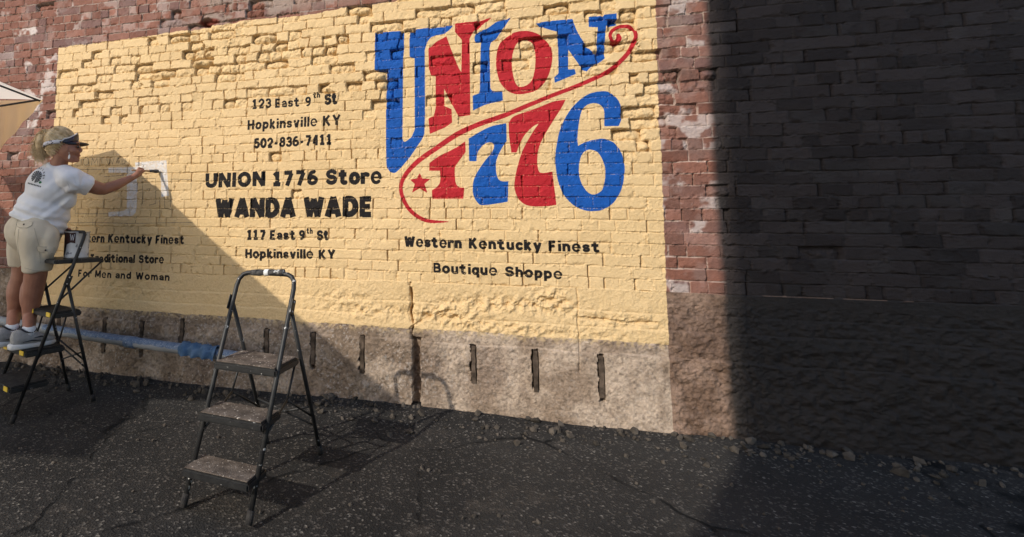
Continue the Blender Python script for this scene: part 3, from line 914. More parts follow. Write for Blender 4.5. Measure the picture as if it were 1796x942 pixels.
# ------------------------------------------------------------------ ground and an unseen building added for shade
def asphalt_material():
    """old dark asphalt: stone grain, worn patches, tar seams and cracks"""
    m, nt, b = nodes_of('old_asphalt', 0.9, 0.2)
    N, L = nt.nodes, nt.links
    tc = N.new('ShaderNodeTexCoord')

    def tex(kind, scale, **kw):
        n = N.new(kind)
        n.inputs['Scale'].default_value = scale
        for k, v in kw.items():
            if k in n.inputs:
                n.inputs[k].default_value = v
            else:
                setattr(n, k, v)
        L.new(tc.outputs['Object'], n.inputs['Vector'])
        return n

    def ramp(v, a, c, lo=0.0, hi=1.0):
        r = N.new('ShaderNodeMapRange')
        for k, q in (('From Min', a), ('From Max', c), ('To Min', lo), ('To Max', hi)):
            r.inputs[k].default_value = q
        L.new(v, r.inputs['Value'])
        return r.outputs['Result']

    def mix(f, a, c):
        n = N.new('ShaderNodeMix')
        n.data_type = 'RGBA'
        L.new(f, n.inputs['Factor'])
        for k, v in (('A', a), ('B', c)):
            if isinstance(v, tuple):
                n.inputs[k].default_value = (*v, 1)
            else:
                L.new(v, n.inputs[k])
        return n.outputs['Result']

    stone = tex('ShaderNodeTexVoronoi', 95.0)
    grain = tex('ShaderNodeTexNoise', 190.0, Detail=4.0)
    patch = tex('ShaderNodeTexNoise', 1.3, Detail=6.0, Roughness=0.65)
    crackd = tex('ShaderNodeTexVoronoi', 0.85, feature='DISTANCE_TO_EDGE')
    wn_ = tex('ShaderNodeTexNoise', 5.0, Detail=6.0)
    add = N.new('ShaderNodeMix')
    add.data_type = 'VECTOR'
    add.inputs['Factor'].default_value = 0.10
    L.new(tc.outputs['Object'], add.inputs['A'])
    L.new(wn_.outputs['Color'], add.inputs['B'])
    L.new(add.outputs['Result'], crackd.inputs['Vector'])
    c = mix(ramp(patch.outputs['Fac'], 0.35, 0.65), (0.017, 0.016, 0.015), (0.036, 0.033, 0.030))
    c = mix(ramp(grain.outputs['Fac'], 0.40, 0.75, 0.0, 0.6), c, (0.010, 0.010, 0.010))
    sel = N.new('ShaderNodeSeparateColor')
    L.new(stone.outputs['Color'], sel.inputs[0])
    c = mix(ramp(sel.outputs[0], 0.86, 0.90, 0.0, 0.75), c, (0.085, 0.076, 0.066))
    c = mix(ramp(sel.outputs[1], 0.975, 0.985, 0.0, 0.8), c, (0.17, 0.155, 0.135))
    dust = tex('ShaderNodeTexNoise', 3.1, Detail=7.0, Roughness=0.7)
    c = mix(ramp(dust.outputs['Fac'], 0.56, 0.72, 0.0, 0.55), c, (0.070, 0.058, 0.047))
    crk = ramp(crackd.outputs['Distance'], 0.004, 0.011, 1.0, 0.0)
    mk = N.new('ShaderNodeMath')
    mk.operation = 'MULTIPLY'
    L.new(crk, mk.inputs[0])
    L.new(ramp(wn_.outputs['Fac'], 0.42, 0.56), mk.inputs[1])
    crk = mk.outputs[0]
    c = mix(crk, c, (0.006, 0.006, 0.006))
    L.new(c, b.inputs['Base Color'])
    bp = N.new('ShaderNodeBump')
    bp.inputs['Distance'].default_value = 0.004
    h = N.new('ShaderNodeMath')
    h.operation = 'SUBTRACT'
    L.new(stone.outputs['Distance'], h.inputs[0])
    L.new(crk, h.inputs[1])
    L.new(h.outputs[0], bp.inputs['Height'])
    L.new(bp.outputs['Normal'], b.inputs['Normal'])
    return m


gx = axis([(-60, 0), (-9, 3.0), (5, 0.06), (60, 3.0)])
gy = axis([(-60, 0), (-5, 3.0), (0.3, 0.05)])
A_, B_ = np.meshgrid(gx, gy, indexing='ij')
hgt = (fbm(A_, B_, 0.7, 111, 4) - 0.5) * 0.040 + (fbm(A_, B_, 0.11, 112, 3) - 0.5) * 0.006
hgt = hgt + 0.05 * sstep(-0.5, 0.0, B_) + G0 - 0.015
me = bpy.data.meshes.new('ground')
co = np.stack([A_.ravel(), B_.ravel(), hgt.ravel()], 1)
n2 = len(gy)
ii, jj = np.meshgrid(np.arange(len(gx) - 1), np.arange(n2 - 1), indexing='ij')
v0 = (ii * n2 + jj).ravel()
fq = np.stack([v0, v0 + n2, v0 + n2 + 1, v0 + 1], 1)
me.from_pydata(co.tolist(), [], fq.tolist())
ground = link('ground', me, None, asphalt_material())
me.polygons.foreach_set('use_smooth', [True] * len(me.polygons))
put(ground, kind='structure')
# unseen pale concrete floor, added behind the camera to bounce light into the shade
bm = bmesh.new()
for x0, x1, y0, y1 in ((-40, 40, -40, -4.1), (-40, -6.6, -4.1, -0.3)):
    q = [bm.verts.new((x, y, G0 + 0.06)) for x, y in ((x0, y0), (x1, y0), (x1, y1), (x0, y1))]
    bm.faces.new(q)
pav = from_bm('bounce_paving', bm, noisy('bounce_concrete', (0.46, 0.43, 0.38), (0.56, 0.52, 0.46), 1.5, 0.9, 0.1, bump=0.004, bscale=30))
put(pav, kind='structure')


def box_bm(lo, hi, bevel=0.0, bm=None):
    own = bm is None
    bm = bm or bmesh.new()
    lo, hi = Vector(lo), Vector(hi)
    r = bmesh.ops.create_cube(bm, size=1.0, matrix=Matrix.Translation((lo + hi) / 2) @ Matrix.Diagonal((*(hi - lo), 1)))
    if bevel:
        ed = list({e for v in r['verts'] for e in v.link_edges})
        bmesh.ops.bevel(bm, geom=ed, offset=bevel, segments=2, affect='EDGES')
    return bm


# unseen building added behind the camera, sized to shade the right part of the wall
m_far = noisy('far_brick', (0.20, 0.10, 0.075), (0.28, 0.15, 0.11), 3, 0.9, 0.1)
m_roof = noisy('roof_coping', (0.30, 0.29, 0.27), (0.38, 0.36, 0.33), 4, 0.9, 0.1)
for lab, (x0, x1, h) in (('narrow unseen building added to shade the right of the wall', (-2.9, 1.8, 8.4)),):
    t = empty('shade_building', ((x0 + x1) / 2, -11.0, 0), lab, 'building')
    from_bm('facade', box_bm((x0 + 0.02, -13.0, -0.1), (x1 - 0.02, -7.05, h - 0.15)), m_far, t)
    from_bm('coping', box_bm((x0, -13.0, h - 0.147), (x1, -7.0, h)), m_roof, t)
    for k in range(int((x1 - x0) // 3)):
        bx = x0 + 1.2 + 3 * k
        w_ = from_bm('window', box_bm((bx, -7.08, 1.2), (bx + 1.1, -7.02, 2.9)), noisy('window_glass', (0.03, 0.035, 0.04), (0.05, 0.055, 0.06), 2, 0.1, 0.5), t)
        from_bm('sill', box_bm((bx - 0.1, -7.1, 1.1), (bx + 1.2, -6.96, 1.197)), m_roof, w_)

# ------------------------------------------------------------------ the cream patio umbrella whose corner shows at the left
m_canvas, nt, b = nodes_of('cream_canvas', 0.8, 0.15)
N, L = nt.nodes, nt.links
tc = N.new('ShaderNodeTexCoord')
ns = N.new('ShaderNodeTexNoise')
ns.inputs['Scale'].default_value = 4
L.new(tc.outputs['Object'], ns.inputs['Vector'])
cr = N.new('ShaderNodeMix')
cr.data_type = 'RGBA'
cr.inputs['A'].default_value = (0.76, 0.66, 0.52, 1)
cr.inputs['B'].default_value = (0.83, 0.74, 0.60, 1)
L.new(ns.outputs['Fac'], cr.inputs['Factor'])
L.new(cr.outputs['Result'], b.inputs['Base Color'])
tl = N.new('ShaderNodeBsdfTranslucent')
tl.inputs['Color'].default_value = (0.95, 0.88, 0.75, 1)
ms = N.new('ShaderNodeMixShader')
ms.inputs['Fac'].default_value = 0.92
L.new(b.outputs[0], ms.inputs[1])
L.new(tl.outputs[0], ms.inputs[2])
L.new(ms.outputs[0], N['Material Output'].inputs['Surface'])
m_black = noisy('black_metal', (0.012, 0.012, 0.013), (0.022, 0.022, 0.024), 30, 0.45, 0.4)

def tube(bm, pts, r, n=8, caps=True):
    """a tube through points, radius r or a list of radii"""
    pts = [Vector(p) for p in pts]
    rs = r if isinstance(r, (list, tuple)) else [r] * len(pts)
    rings = []
    up = None
    for i, p in enumerate(pts):
        t = (pts[min(i + 1, len(pts) - 1)] - pts[max(i - 1, 0)]).normalized()
        if up is None:
            up = t.orthogonal().normalized()
        up = (up - t * up.dot(t)).normalized()
        sd = t.cross(up)
        rings.append([bm.verts.new(p + (up * math.cos(a) + sd * math.sin(a)) * rs[i]) for a in [2 * math.pi * k / n for k in range(n)]])
    for a, b_ in zip(rings, rings[1:]):
        for k in range(n):
            bm.faces.new((a[k], a[(k + 1) % n], b_[(k + 1) % n], b_[k]))
    if caps:
        bm.faces.new(rings[0][::-1])
        bm.faces.new(rings[-1])
    return bm


def umbrella(corners, label):
    cen = sum(corners, Vector()) / 4
    apex = cen + Vector((0, 0, 0.34))
    umb = empty('patio_umbrella', (apex.x, apex.y, G0), label, 'umbrella', 'cream patio umbrellas')
    bm = bmesh.new()
    rim = []
    nseg = 10
    for k in range(4):
        a, b_ = corners[k], corners[(k + 1) % 4]
        for q in range(nseg):
            t = q / nseg
            p = a.lerp(b_, t)
            rim.append(p + (cen - p).normalized() * 0.05 * 4 * t * (1 - t))
    rings = []
    for f in (0.0, 0.33, 0.66, 0.95):
        rings.append([bm.verts.new(p.lerp(Vector((apex.x, apex.y, p.z)), f) + Vector((0, 0, (apex.z - cen.z) * f))) for p in rim])
    for r0, r1 in zip(rings, rings[1:]):
        n = len(r0)
        for k in range(n):
            bm.faces.new((r0[k], r0[(k + 1) % n], r1[(k + 1) % n], r1[k]))
    bm.faces.new(rings[-1])
    from_bm('canopy', bm, m_canvas, umb, True)
    bm = bmesh.new()
    tube(bm, [(apex.x, apex.y, G0), (apex.x, apex.y, apex.z + 0.06)], 0.022, 12)
    from_bm('pole', bm, m_black, umb)
    for c_ in corners:
        bm = bmesh.new()
        tube(bm, [apex + Vector((0, 0, -0.03)), c_ + Vector((0, 0, -0.018)) + (apex - c_).normalized() * 0.02], 0.008, 6)
        from_bm('rib', bm, m_black, umb)
    bm = bmesh.new()
    bmesh.ops.create_cone(bm, cap_ends=True, segments=24, radius1=0.28, radius2=0.24, depth=0.08, matrix=Matrix.Translation((apex.x, apex.y, G0 + 0.04)))
    from_bm('base', bm, m_black, umb)
    return umb


def caster(x, y, z):
    """the point at height z that throws its shade on the wall at pixel (x, y)"""
    w = WV(x, y)
    return w + SUN_DIR * ((z - w.z) / SUN_DIR.z)


UC = WV(75, 175, 0.48)
UD = caster(4, 311, UC.z)
hemA = Vector((0.327, -1.0, 0)).normalized()
hemD = (caster(30, 362, UC.z) - UD).normalized()
hemB = (UD - UC)
hemB.z = 0
hemB.normalize()
umb = umbrella([UC, UC + hemA * 2.95, UD + hemD * 2.9, UD], 'large cream canvas patio umbrella, its corner in view at the left edge')
# the flap that hangs from the hem along the wall
bm = bmesh.new()
nrm = Vector((-hemB.y, hemB.x, 0))


def on_flap(x, y):
    o = Vector((0, -CAM_D, CAM_H))
    d = WV(x, y, 0.0) - o
    t = (UC - o).dot(nrm) / d.dot(nrm)
    return o + d * t


f1 = on_flap(0, 260)
s1 = (f1 - UC).dot(hemB)
slope = (UC.z - f1.z) / s1
up_, lo_ = [], []
for k in range(13):
    s_ = s1 * 1.35 * k / 12
    fold = nrm * 0.012 * math.sin(k * 1.9)
    up_.append(bm.verts.new(UC + hemB * s_ + Vector((0, 0, -0.004))))
    lo_.append(bm.verts.new(UC + hemB * s_ + fold + Vector((0, 0, -0.010 - slope * s_))))
for k in range(12):
    bm.faces.new((up_[k], up_[k + 1], lo_[k + 1], lo_[k]))
from_bm('side_flap', bm, m_canvas, umb, True)
g1 = on_flap(0, 187)
g0 = on_flap(69, 176)
fs = -1 if nrm.dot(Vector((0, -CAM_D, CAM_H)) - g0) < 0 else 1
bm = bmesh.new()
tube(bm, [g0 + nrm * 0.012 * fs, g1 + nrm * 0.012 * fs, g0 + (g1 - g0) * 1.3 + nrm * 0.012 * fs], 0.008, 6)
from_bm('hem_rod', bm, m_black, umb)
# a second umbrella of the set stands farther left; only its shade reaches the wall
z2 = UC.z + 0.45
V0, V1 = caster(0, 356, z2), caster(19, 377, z2)
hm2 = (V1 - V0).normalized()
V0 = V0 - hm2 * 0.5
sd2 = Vector((hm2.y, -hm2.x, 0))
if sd2.x > 0:
    sd2 = -sd2
umbrella([V0, V0 + hm2 * 3.9, V0 + hm2 * 3.9 + sd2 * 2.6, V0 + sd2 * 2.6], 'second cream patio umbrella, left of the one whose corner shows')

# rubble, crumbs of mortar and grit gathered at the foot of the wall
rg = random.Random(21)
bm = bmesh.new()
for k in range(700):
    x = rg.uniform(-4.6, 3.2)
    y = -abs(rg.gauss(0, 0.16)) - 0.03 if k < 520 else rg.uniform(-1.9, -0.1)
    r_ = min(0.035, 0.004 + 0.007 * rg.random() + (0.022 * rg.random() ** 3 if k < 520 else 0.006 * rg.random() ** 3))
    hx, hy = np.array([x]), np.array([y])
    z = float(((fbm(hx, hy, 0.7, 111, 4) - 0.5) * 0.040)[0]) + 0.05 * float(sstep(-0.5, 0.0, hy)[0]) + G0 - 0.015
    M = Matrix.Translation((x, y, z + r_ * 0.35)) @ Matrix.Rotation(rg.uniform(0, 6), 4, (rg.random(), rg.random(), rg.random() + .1)) @ Matrix.Diagonal((r_ * rg.uniform(.8, 1.4), r_, r_ * rg.uniform(.5, .9), 1))
    n0 = len(bm.verts)
    r = bmesh.ops.create_icosphere(bm, subdivisions=1, radius=1.0, matrix=M)
    for v in r['verts']:
        v.co += Vector((rg.uniform(-1, 1), rg.uniform(-1, 1), rg.uniform(-1, 1))) * r_ * 0.22
grit = from_bm('gravel', bm, noisy('mortar_crumbs', (0.040, 0.034, 0.028), (0.11, 0.092, 0.075), 9, 0.95, 0.1))
put(grit, kind='stuff')

# ------------------------------------------------------------------ things in front of the wall
CAMP = Vector((0, -CAM_D, CAM_H))


def P(x, y, zc):
    """world point at photo pixel (x, y), zc metres in front of the camera"""
    v = AR * ((x - CX) / FPX) + AD * ((y - CY) / FPX) + AF
    return CAMP + Vector(v) * zc


def pix(p):
    q = Vector(p) - CAMP
    z = q.dot(Vector(AF))
    return CX + FPX * q.dot(Vector(AR)) / z, CY + FPX * q.dot(Vector(AD)) / z


UP = Vector((0, 0, 1))
m_ladder = noisy('paint_spattered_black_steel', (0.010, 0.010, 0.011), (0.022, 0.021, 0.020), 25, 0.5, 0.4,
                 chips=(0.58, 0.57, 0.55), chip_scale=24, chip_lo=0.645, chip_hi=0.685)
m_ladder_clean = noisy('black_steel', (0.009, 0.009, 0.010), (0.018, 0.018, 0.018), 25, 0.45, 0.4,
                       chips=(0.40, 0.39, 0.37), chip_scale=40, chip_lo=0.70, chip_hi=0.73)
m_tread = noisy('ribbed_rubber', (0.018, 0.017, 0.017), (0.045, 0.040, 0.036), 22, 0.85, 0.2, bump=0.004, bscale=150)
m_dusty = noisy('dusty_spattered_tread', (0.075, 0.060, 0.050), (0.16, 0.13, 0.108), 16, 0.9, 0.1, bump=0.004, bscale=120,
                chips=(0.45, 0.40, 0.35), chip_scale=70, chip_lo=0.64, chip_hi=0.68)
m_yellow = noisy('yellow_plastic', (0.62, 0.42, 0.04), (0.70, 0.48, 0.06), 20, 0.5, 0.3)
m_bolt = noisy('steel_bolt', (0.45, 0.45, 0.46), (0.55, 0.55, 0.55), 20, 0.35, 0.5, 0.8)


def slab(bm, c, f, w, up, lf, lw, lu, bevel=0.006):
    """a bevelled box centred at c with axes f, w, up and full sizes lf, lw, lu"""
    M = Matrix((( f.x * lf, w.x * lw, up.x * lu, c.x), (f.y * lf, w.y * lw, up.y * lu, c.y), (f.z * lf, w.z * lw, up.z * lu, c.z), (0, 0, 0, 1)))
    r = bmesh.ops.create_cube(bm, size=1.0, matrix=M)
    if bevel:
        bmesh.ops.bevel(bm, geom=list({e for v in r['verts'] for e in v.link_edges}), offset=bevel, segments=2, affect='EDGES')
    return bm


def step_ladder(label, top, F, Wd, width, zt, steps, lean, rear_lean, pivot_z, tray_z, mat, tread_mat, handle_bend, tray_len, hand_grip):
    """top: highest point of the near rail; F: level direction the ladder faces; Wd: from near rail to far rail"""
    o = empty('step_ladder', (top.x, top.y, G0), label, 'ladder')
    rail = lambda z, k: top + F * (lean * (top.z - z)) + Wd * (width * k) + Vector((0, 0, z - top.z))
    rear = lambda z, k: rail(pivot_z, k) - F * (rear_lean * (pivot_z - z)) + Vector((0, 0, z - pivot_z))
    r = 0.0125
    # the rails and the handle are one bent tube
    hb = handle_bend
    a0, a1 = rail(top.z - hb, 0), rail(top.z - hb, 1)
    tA, tB = top.copy(), top + Wd * width
    pts = [rail(G0 + 0.02, 0), rail(tray_z, 0), a0]
    for q in (0.3, 0.6, 0.85):
        t = q
        pts.append(a0.lerp(tA, t).lerp(tA.lerp(tA + Wd * hb, t), t))
    pts.append(tA + Wd * hb)
    pts.append(tB - Wd * hb)
    for q in (0.85, 0.6, 0.3):
        pts.append(a1.lerp(tB, q).lerp(tB.lerp(tB - Wd * hb, q), q))
    pts += [a1, rail(tray_z, 1), rail(G0 + 0.02, 1)]
    bm = bmesh.new()
    tube(bm, pts, r, 10)
    fr = from_bm('frame', bm, mat, o, True)
    if hand_grip:
        bm = bmesh.new()
        tube(bm, [tA + Wd * (hb * 1.1), tB - Wd * (hb * 1.1)], 0.0165, 12)
        from_bm('grip', bm, hand_grip, fr, True)
    for k in (0, 1):
        bm = bmesh.new()
        tube(bm, [rear(G0 + 0.02, k), rear(pivot_z, k)], 0.0115, 10)
        lg = from_bm('rear_leg', bm, mat, o, True)
        bm = bmesh.new()
        tube(bm, [rear(G0 + 0.0, k), rear(G0 + 0.05, k)], 0.017, 10)
        from_bm('rubber_foot', bm, m_tread, lg, True)
        bm = bmesh.new()
        tube(bm, [rail(G0 + 0.0, k), rail(G0 + 0.05, k)], 0.017, 10)
        from_bm('rubber_foot', bm, m_tread, fr, True)
        # hinge plate with its rivets
        bm = bmesh.new()
        c = rail(pivot_z, k)
        slab(bm, c + Wd * (-0.014 if k == 0 else 0.014), (F * lean - UP).normalized(), Wd, (F + UP * lean).normalized(), 0.075, 0.005, 0.042, 0.0015)
        hp = from_bm('hinge_plate', bm, mat, o)
        for dz in (-0.022, 0.022):
            bm = bmesh.new()
            bmesh.ops.create_uvsphere(bm, u_segments=8, v_segments=6, radius=0.0055, matrix=Matrix.Translation(rail(pivot_z + dz, k) + Wd * (-0.017 if k == 0 else 0.017)))
            from_bm('rivet', bm, m_bolt, hp, True)
    for i, (z, dep, fwd) in enumerate(steps):
        c = (rail(z, 0) + rail(z, 1)) / 2 + F * (fwd - dep / 2) - UP * 0.016
        bm = bmesh.new()
        slab(bm, c - UP * 0.006, F, Wd, UP, dep, width + 0.012, 0.036, 0.008)
        st = from_bm('step', bm, m_ladder_clean, o)
        bm = bmesh.new()
        slab(bm, c + UP * 0.0155, F, Wd, UP, dep - 0.02, width - 0.012, 0.005, 0.002)
        from_bm('tread', bm, tread_mat, st)
        for k in (-1, 1) if tray_len else ():
            bm = bmesh.new()
            slab(bm, c + F * (dep / 2 + 0.002) + Wd * (k * (width / 2 - 0.055)), F, Wd, UP, 0.006, 0.062, 0.030, 0.002)
            from_bm('step_cap', bm, m_yellow, st)
    if tray_len:
        c = (rail(tray_z, 0) + rail(tray_z, 1)) / 2 - F * 0.035
        bm = bmesh.new()
        slab(bm, c - UP * 0.014, F, Wd, UP, tray_len, width - 0.03, 0.030, 0.006)
        tr = from_bm('tray', bm, m_ladder_clean, o)
        for k in (0.04, 0.96):
            bm = bmesh.new()
            e = rail(tray_z, k)
            tube(bm, [e - F * (tray_len / 2 + 0.035) - UP * 0.022, rail(tray_z - 0.29, k)], 0.0075, 8)
            from_bm('brace', bm, m_ladder_clean, o, True)
    # cross braces between the legs
    zs_ = steps[-1][0] if steps else 0.4
    for k in (0.03, 0.97):
        bm = bmesh.new()
        mid = (rail(zs_ - 0.19, k) + rear(zs_ - 0.19, k)) / 2 + F * 0.01
        tube(bm, [rear(zs_ - 0.03, k) + F * 0.05, mid], 0.006, 8)
        tube(bm, [mid, rail(zs_ - 0.30, k)], 0.006, 8)
        tube(bm, [mid, rear(zs_ - 0.36, k)], 0.006, 8)
        from_bm('brace', bm, m_ladder_clean, o, True)
    bm = bmesh.new()
    tube(bm, [rear(zs_ - 0.30, 0), rear(zs_ - 0.42, 1)], 0.006, 8)
    tube(bm, [rear(zs_ - 0.42, 0) + UP * 0.0, rear(zs_ - 0.30, 1)], 0.006, 8)
    from_bm('rear_brace', bm, m_ladder_clean, o, True)
    return o, rail, rear


# ladder 1, under the painter
FACE = 22.0                                            # how far she is turned from the picture plane towards the wall
view = (P(70, 420, 1.0) - CAMP)
view.z = 0
view.normalize()
rgt = Vector((view.y, -view.x, 0))
fwd = (rgt * math.cos(rad(FACE)) + view * math.sin(rad(FACE))).normalized()      # the way she faces
lft = Vector((-fwd.y, fwd.x, 0))
TOP1 = P(151, 407, 3.62)


def solve_lean(top, F, target, sgn=1):
    best = None
    for i in range(400):
        k = 0.0 + i * 0.002
        lo = None
        for z in np.linspace(top.z, G0, 160):
            q = pix(top + F * (sgn * k * (top.z - z)) + Vector((0, 0, z - top.z)))
            e = math.hypot(q[0] - target[0], q[1] - target[1])
            if lo is None or e < lo[0]:
                lo = (e, z)
        if best is None or lo[0] < best[0]:
            best = (lo[0], k, lo[1])
    return best


e1 = solve_lean(TOP1, -fwd, (66, 626))
LEAN1 = e1[1]


def rail_z(top, F, lean, y):
    zz = np.linspace(top.z, 0, 600)
    ys = [pix(top + F * (lean * (top.z - z)) + Vector((0, 0, z - top.z)))[1] for z in zz]
    return float(np.interp(y, ys, zz))


PIV1 = rail_z(TOP1, -fwd, LEAN1, 492)
TRAY1 = rail_z(TOP1, -fwd, LEAN1, 455)
STEP2 = rail_z(TOP1, -fwd, LEAN1, 549)
STEP1 = rail_z(TOP1, -fwd, LEAN1, 613)
pv = TOP1 - fwd * (LEAN1 * (TOP1.z - PIV1)) + Vector((0, 0, PIV1 - TOP1.z))
e2 = solve_lean(pv, fwd, (147, 626))
ladder1, rail1, rear1 = step_ladder('black step ladder the painter stands on, with a tray for the paint can', TOP1, -fwd, lft, 0.38, 0, [(STEP1 - 0.21, 0.24, 0.10), (STEP1, 0.25, 0.09), (STEP2, 0.20, 0.015)],
                                    LEAN1, e2[1], PIV1, TRAY1, m_ladder_clean, m_tread, 0.05, 0.335, None)

# ladder 2, empty, at the middle of the picture
T2a, T2b = P(421, 477, 2.73), P(520, 479, 2.60)
W2 = (T2b - T2a)
W2.z = 0
width2 = W2.length
W2.normalize()
F2 = Vector((W2.y, -W2.x, 0))            # it faces left of the camera
l2 = solve_lean(T2a, F2, (385, 628))
PIV2 = rail_z(T2a, F2, l2[1], 530)
TRAY2 = rail_z(T2a, F2, l2[1], 630)
pv2 = T2a + F2 * (l2[1] * (T2a.z - PIV2)) + Vector((0, 0, PIV2 - T2a.z))
r2 = solve_lean(pv2, -F2, (430, 620))
ladder2, rail2, rear2 = step_ladder('empty paint spattered step stool with an arched handle in the middle', T2a, F2, W2, width2, 0, [(TRAY2 - 0.42, 0.16, 0.09), (TRAY2 - 0.21, 0.18, 0.07), (TRAY2, 0.25, 0.04)],
                                    l2[1], r2[1], PIV2, TRAY2, m_ladder, m_dusty, 0.07, 0, None)
# the worn grip with a white splash of paint
gA, gB = T2a + W2 * 0.075, T2b - W2 * 0.075
m_grip = noisy('worn_foam_grip', (0.010, 0.010, 0.011), (0.09, 0.085, 0.08), 45, 0.8, 0.2, bump=0.003, bscale=120, chips=(0.5, 0.5, 0.48), chip_scale=26, chip_lo=0.60, chip_hi=0.66)
bm = bmesh.new()
tube(bm, [gA.lerp(gB, k / 8) for k in range(9)], [0.0155 + 0.0015 * ((k * 7) % 3) for k in range(9)], 12)
gr = from_bm('grip', bm, m_grip, ladder2, True)
bm = bmesh.new()
tube(bm, [gA.lerp(gB, .42), gA.lerp(gB, .50), gA.lerp(gB, .58)], [0.0175, 0.0185, 0.0172], 12)
from_bm('paint_splash', bm, noisy('dried_white_paint', (0.62, 0.62, 0.60), (0.75, 0.75, 0.73), 30, 0.6), gr, True)

# ---- paint can on the tray
m_can = noisy('paint_can_label', (0.50, 0.50, 0.50), (0.66, 0.66, 0.65), 9, 0.45, 0.4, chips=(0.24, 0.24, 0.25), chip_scale=24, chip_lo=0.60, chip_hi=0.63)
m_drip = noisy('dark_red_drip', (0.030, 0.012, 0.012), (0.055, 0.02, 0.018), 20, 0.5)
m_tin = noisy('tin_rim', (0.50, 0.50, 0.51), (0.62, 0.62, 0.62), 15, 0.35, 0.5, 0.7)
tray_c = (rail1(TRAY1, 0.5))
canb = tray_c + fwd * 0.085 - lft * 0.02 + UP * 0.0015
CANR, CANH = 0.083, 0.192
can = empty('paint_can', canb, 'open paint can with white label and dark drips on the ladder tray', 'paint can')


def lathe(bm, c, prof, n=32):
    rings = [[bm.verts.new(c + Vector((r * math.cos(2 * math.pi * k / n), r * math.sin(2 * math.pi * k / n), z))) for k in range(n)] for r, z in prof]
    for a, b_ in zip(rings, rings[1:]):
        for k in range(n):
            bm.faces.new((a[k], a[(k + 1) % n], b_[(k + 1) % n], b_[k]))
    return rings


bm = bmesh.new()
rg = lathe(bm, canb, [(CANR - 0.002, 0.0), (CANR + 0.002, 0.003), (CANR + 0.002, 0.009), (CANR, 0.012), (CANR, CANH - 0.008), (CANR + 0.002, CANH - 0.006),
                      (CANR + 0.002, CANH), (CANR - 0.012, CANH), (CANR - 0.012, CANH - 0.05)])
bm.faces.new(rg[0][::-1])
bm.faces.new(rg[-1])
from_bm('can_body', bm, m_can, can, True)
# dark runs of paint down the side that faces left, and a lettered dark block above the plain label
toc = (CAMP - canb)
toc.z = 0
a_cam = math.atan2(toc.y, toc.x)


def can_patch(name, pts, mat, lift, lab=None):
    """outline on the can: angle in degrees from the side seen (left is negative), height"""
    bm = bmesh.new()
    grid = {}
    (a0, a1), n = (min(p[0] for p in pts), max(p[0] for p in pts)), 14
    seq = sorted(set(np.round(np.linspace(a0, a1, n), 3)))
    tops = [p for p in pts if p[2] == 't']
    bots = [p for p in pts if p[2] == 'b']
    prev = None
    for a in seq:
        zt = np.interp(a, [p[0] for p in tops], [p[1] for p in tops])
        zb = np.interp(a, [p[0] for p in bots], [p[1] for p in bots])
        ang = a_cam + rad(a)
        e = Vector((math.cos(ang), math.sin(ang), 0)) * (CANR + lift)
        cur = (bm.verts.new(canb + e + UP * zb), bm.verts.new(canb + e + UP * zt))
        if prev:
            bm.faces.new((prev[0], cur[0], cur[1], prev[1]))
        prev = cur
    return from_bm(name, bm, mat, can, True)


can_patch('paint_run', [(-88, .187, 't'), (-8, .187, 't'), (-88, .02, 'b'), (-76, .012, 'b'), (-62, .03, 'b'), (-52, .10, 'b'), (-30, .115, 'b'), (-8, .108, 'b')], m_drip, 0.0015)
m_lbl = noisy('label_grey', (0.50, 0.50, 0.52), (0.58, 0.58, 0.60), 12, 0.5)
bm = bmesh.new()
for k, (aa, bb) in enumerate((((-33, .176), (-28, .130)), ((-28, .130), (-23, .170)), ((-23, .170), (-18, .130)), ((-18, .130), (-13, .176)))):
    q = []
    for (a, z), o_ in ((aa, -1.4), (aa, 1.4), (bb, 1.4), (bb, -1.4)):
        ang = a_cam + rad(a + o_)
        q.append(bm.verts.new(canb + Vector((math.cos(ang), math.sin(ang), 0)) * (CANR + 0.0026 + 0.0003 * k) + UP * z))
    bm.faces.new(q)
from_bm('label_mark', bm, m_lbl, can)
bm = bmesh.new()
lathe(bm, canb, [(CANR - 0.001, CANH), (CANR + 0.004, CANH + 0.002), (CANR + 0.004, CANH - 0.006), (CANR - 0.001, CANH - 0.004)])
from_bm('rim', bm, m_tin, can, True)

# ---- the pipe along the foot of the wall
pp = [(-40, 556, .10), (20, 566, .13), (80, 577, .16), (150, 588, .19), (230, 600, .22), (310, 611, .26), (385, 622, .30), (470, 634, .34)]
pc = [WV(x, y, d) for x, y, d in pp]
m_pipe = noisy('grey_pipe', (0.20, 0.21, 0.22), (0.29, 0.30, 0.31), 6, 0.6, 0.3)
m_bluep, nt, b = nodes_of('blue_overspray', 0.75, 0.2)
pipe = empty('water_pipe', (pc[3].x, pc[3].y, pc[3].z - 0.035), 'long grey pipe with blue paint on top along the foot of the wall', 'pipe')
bm = bmesh.new()
tube(bm, pc, 0.038, 16)
from_bm('pipe_barrel', bm, m_pipe, pipe, True)


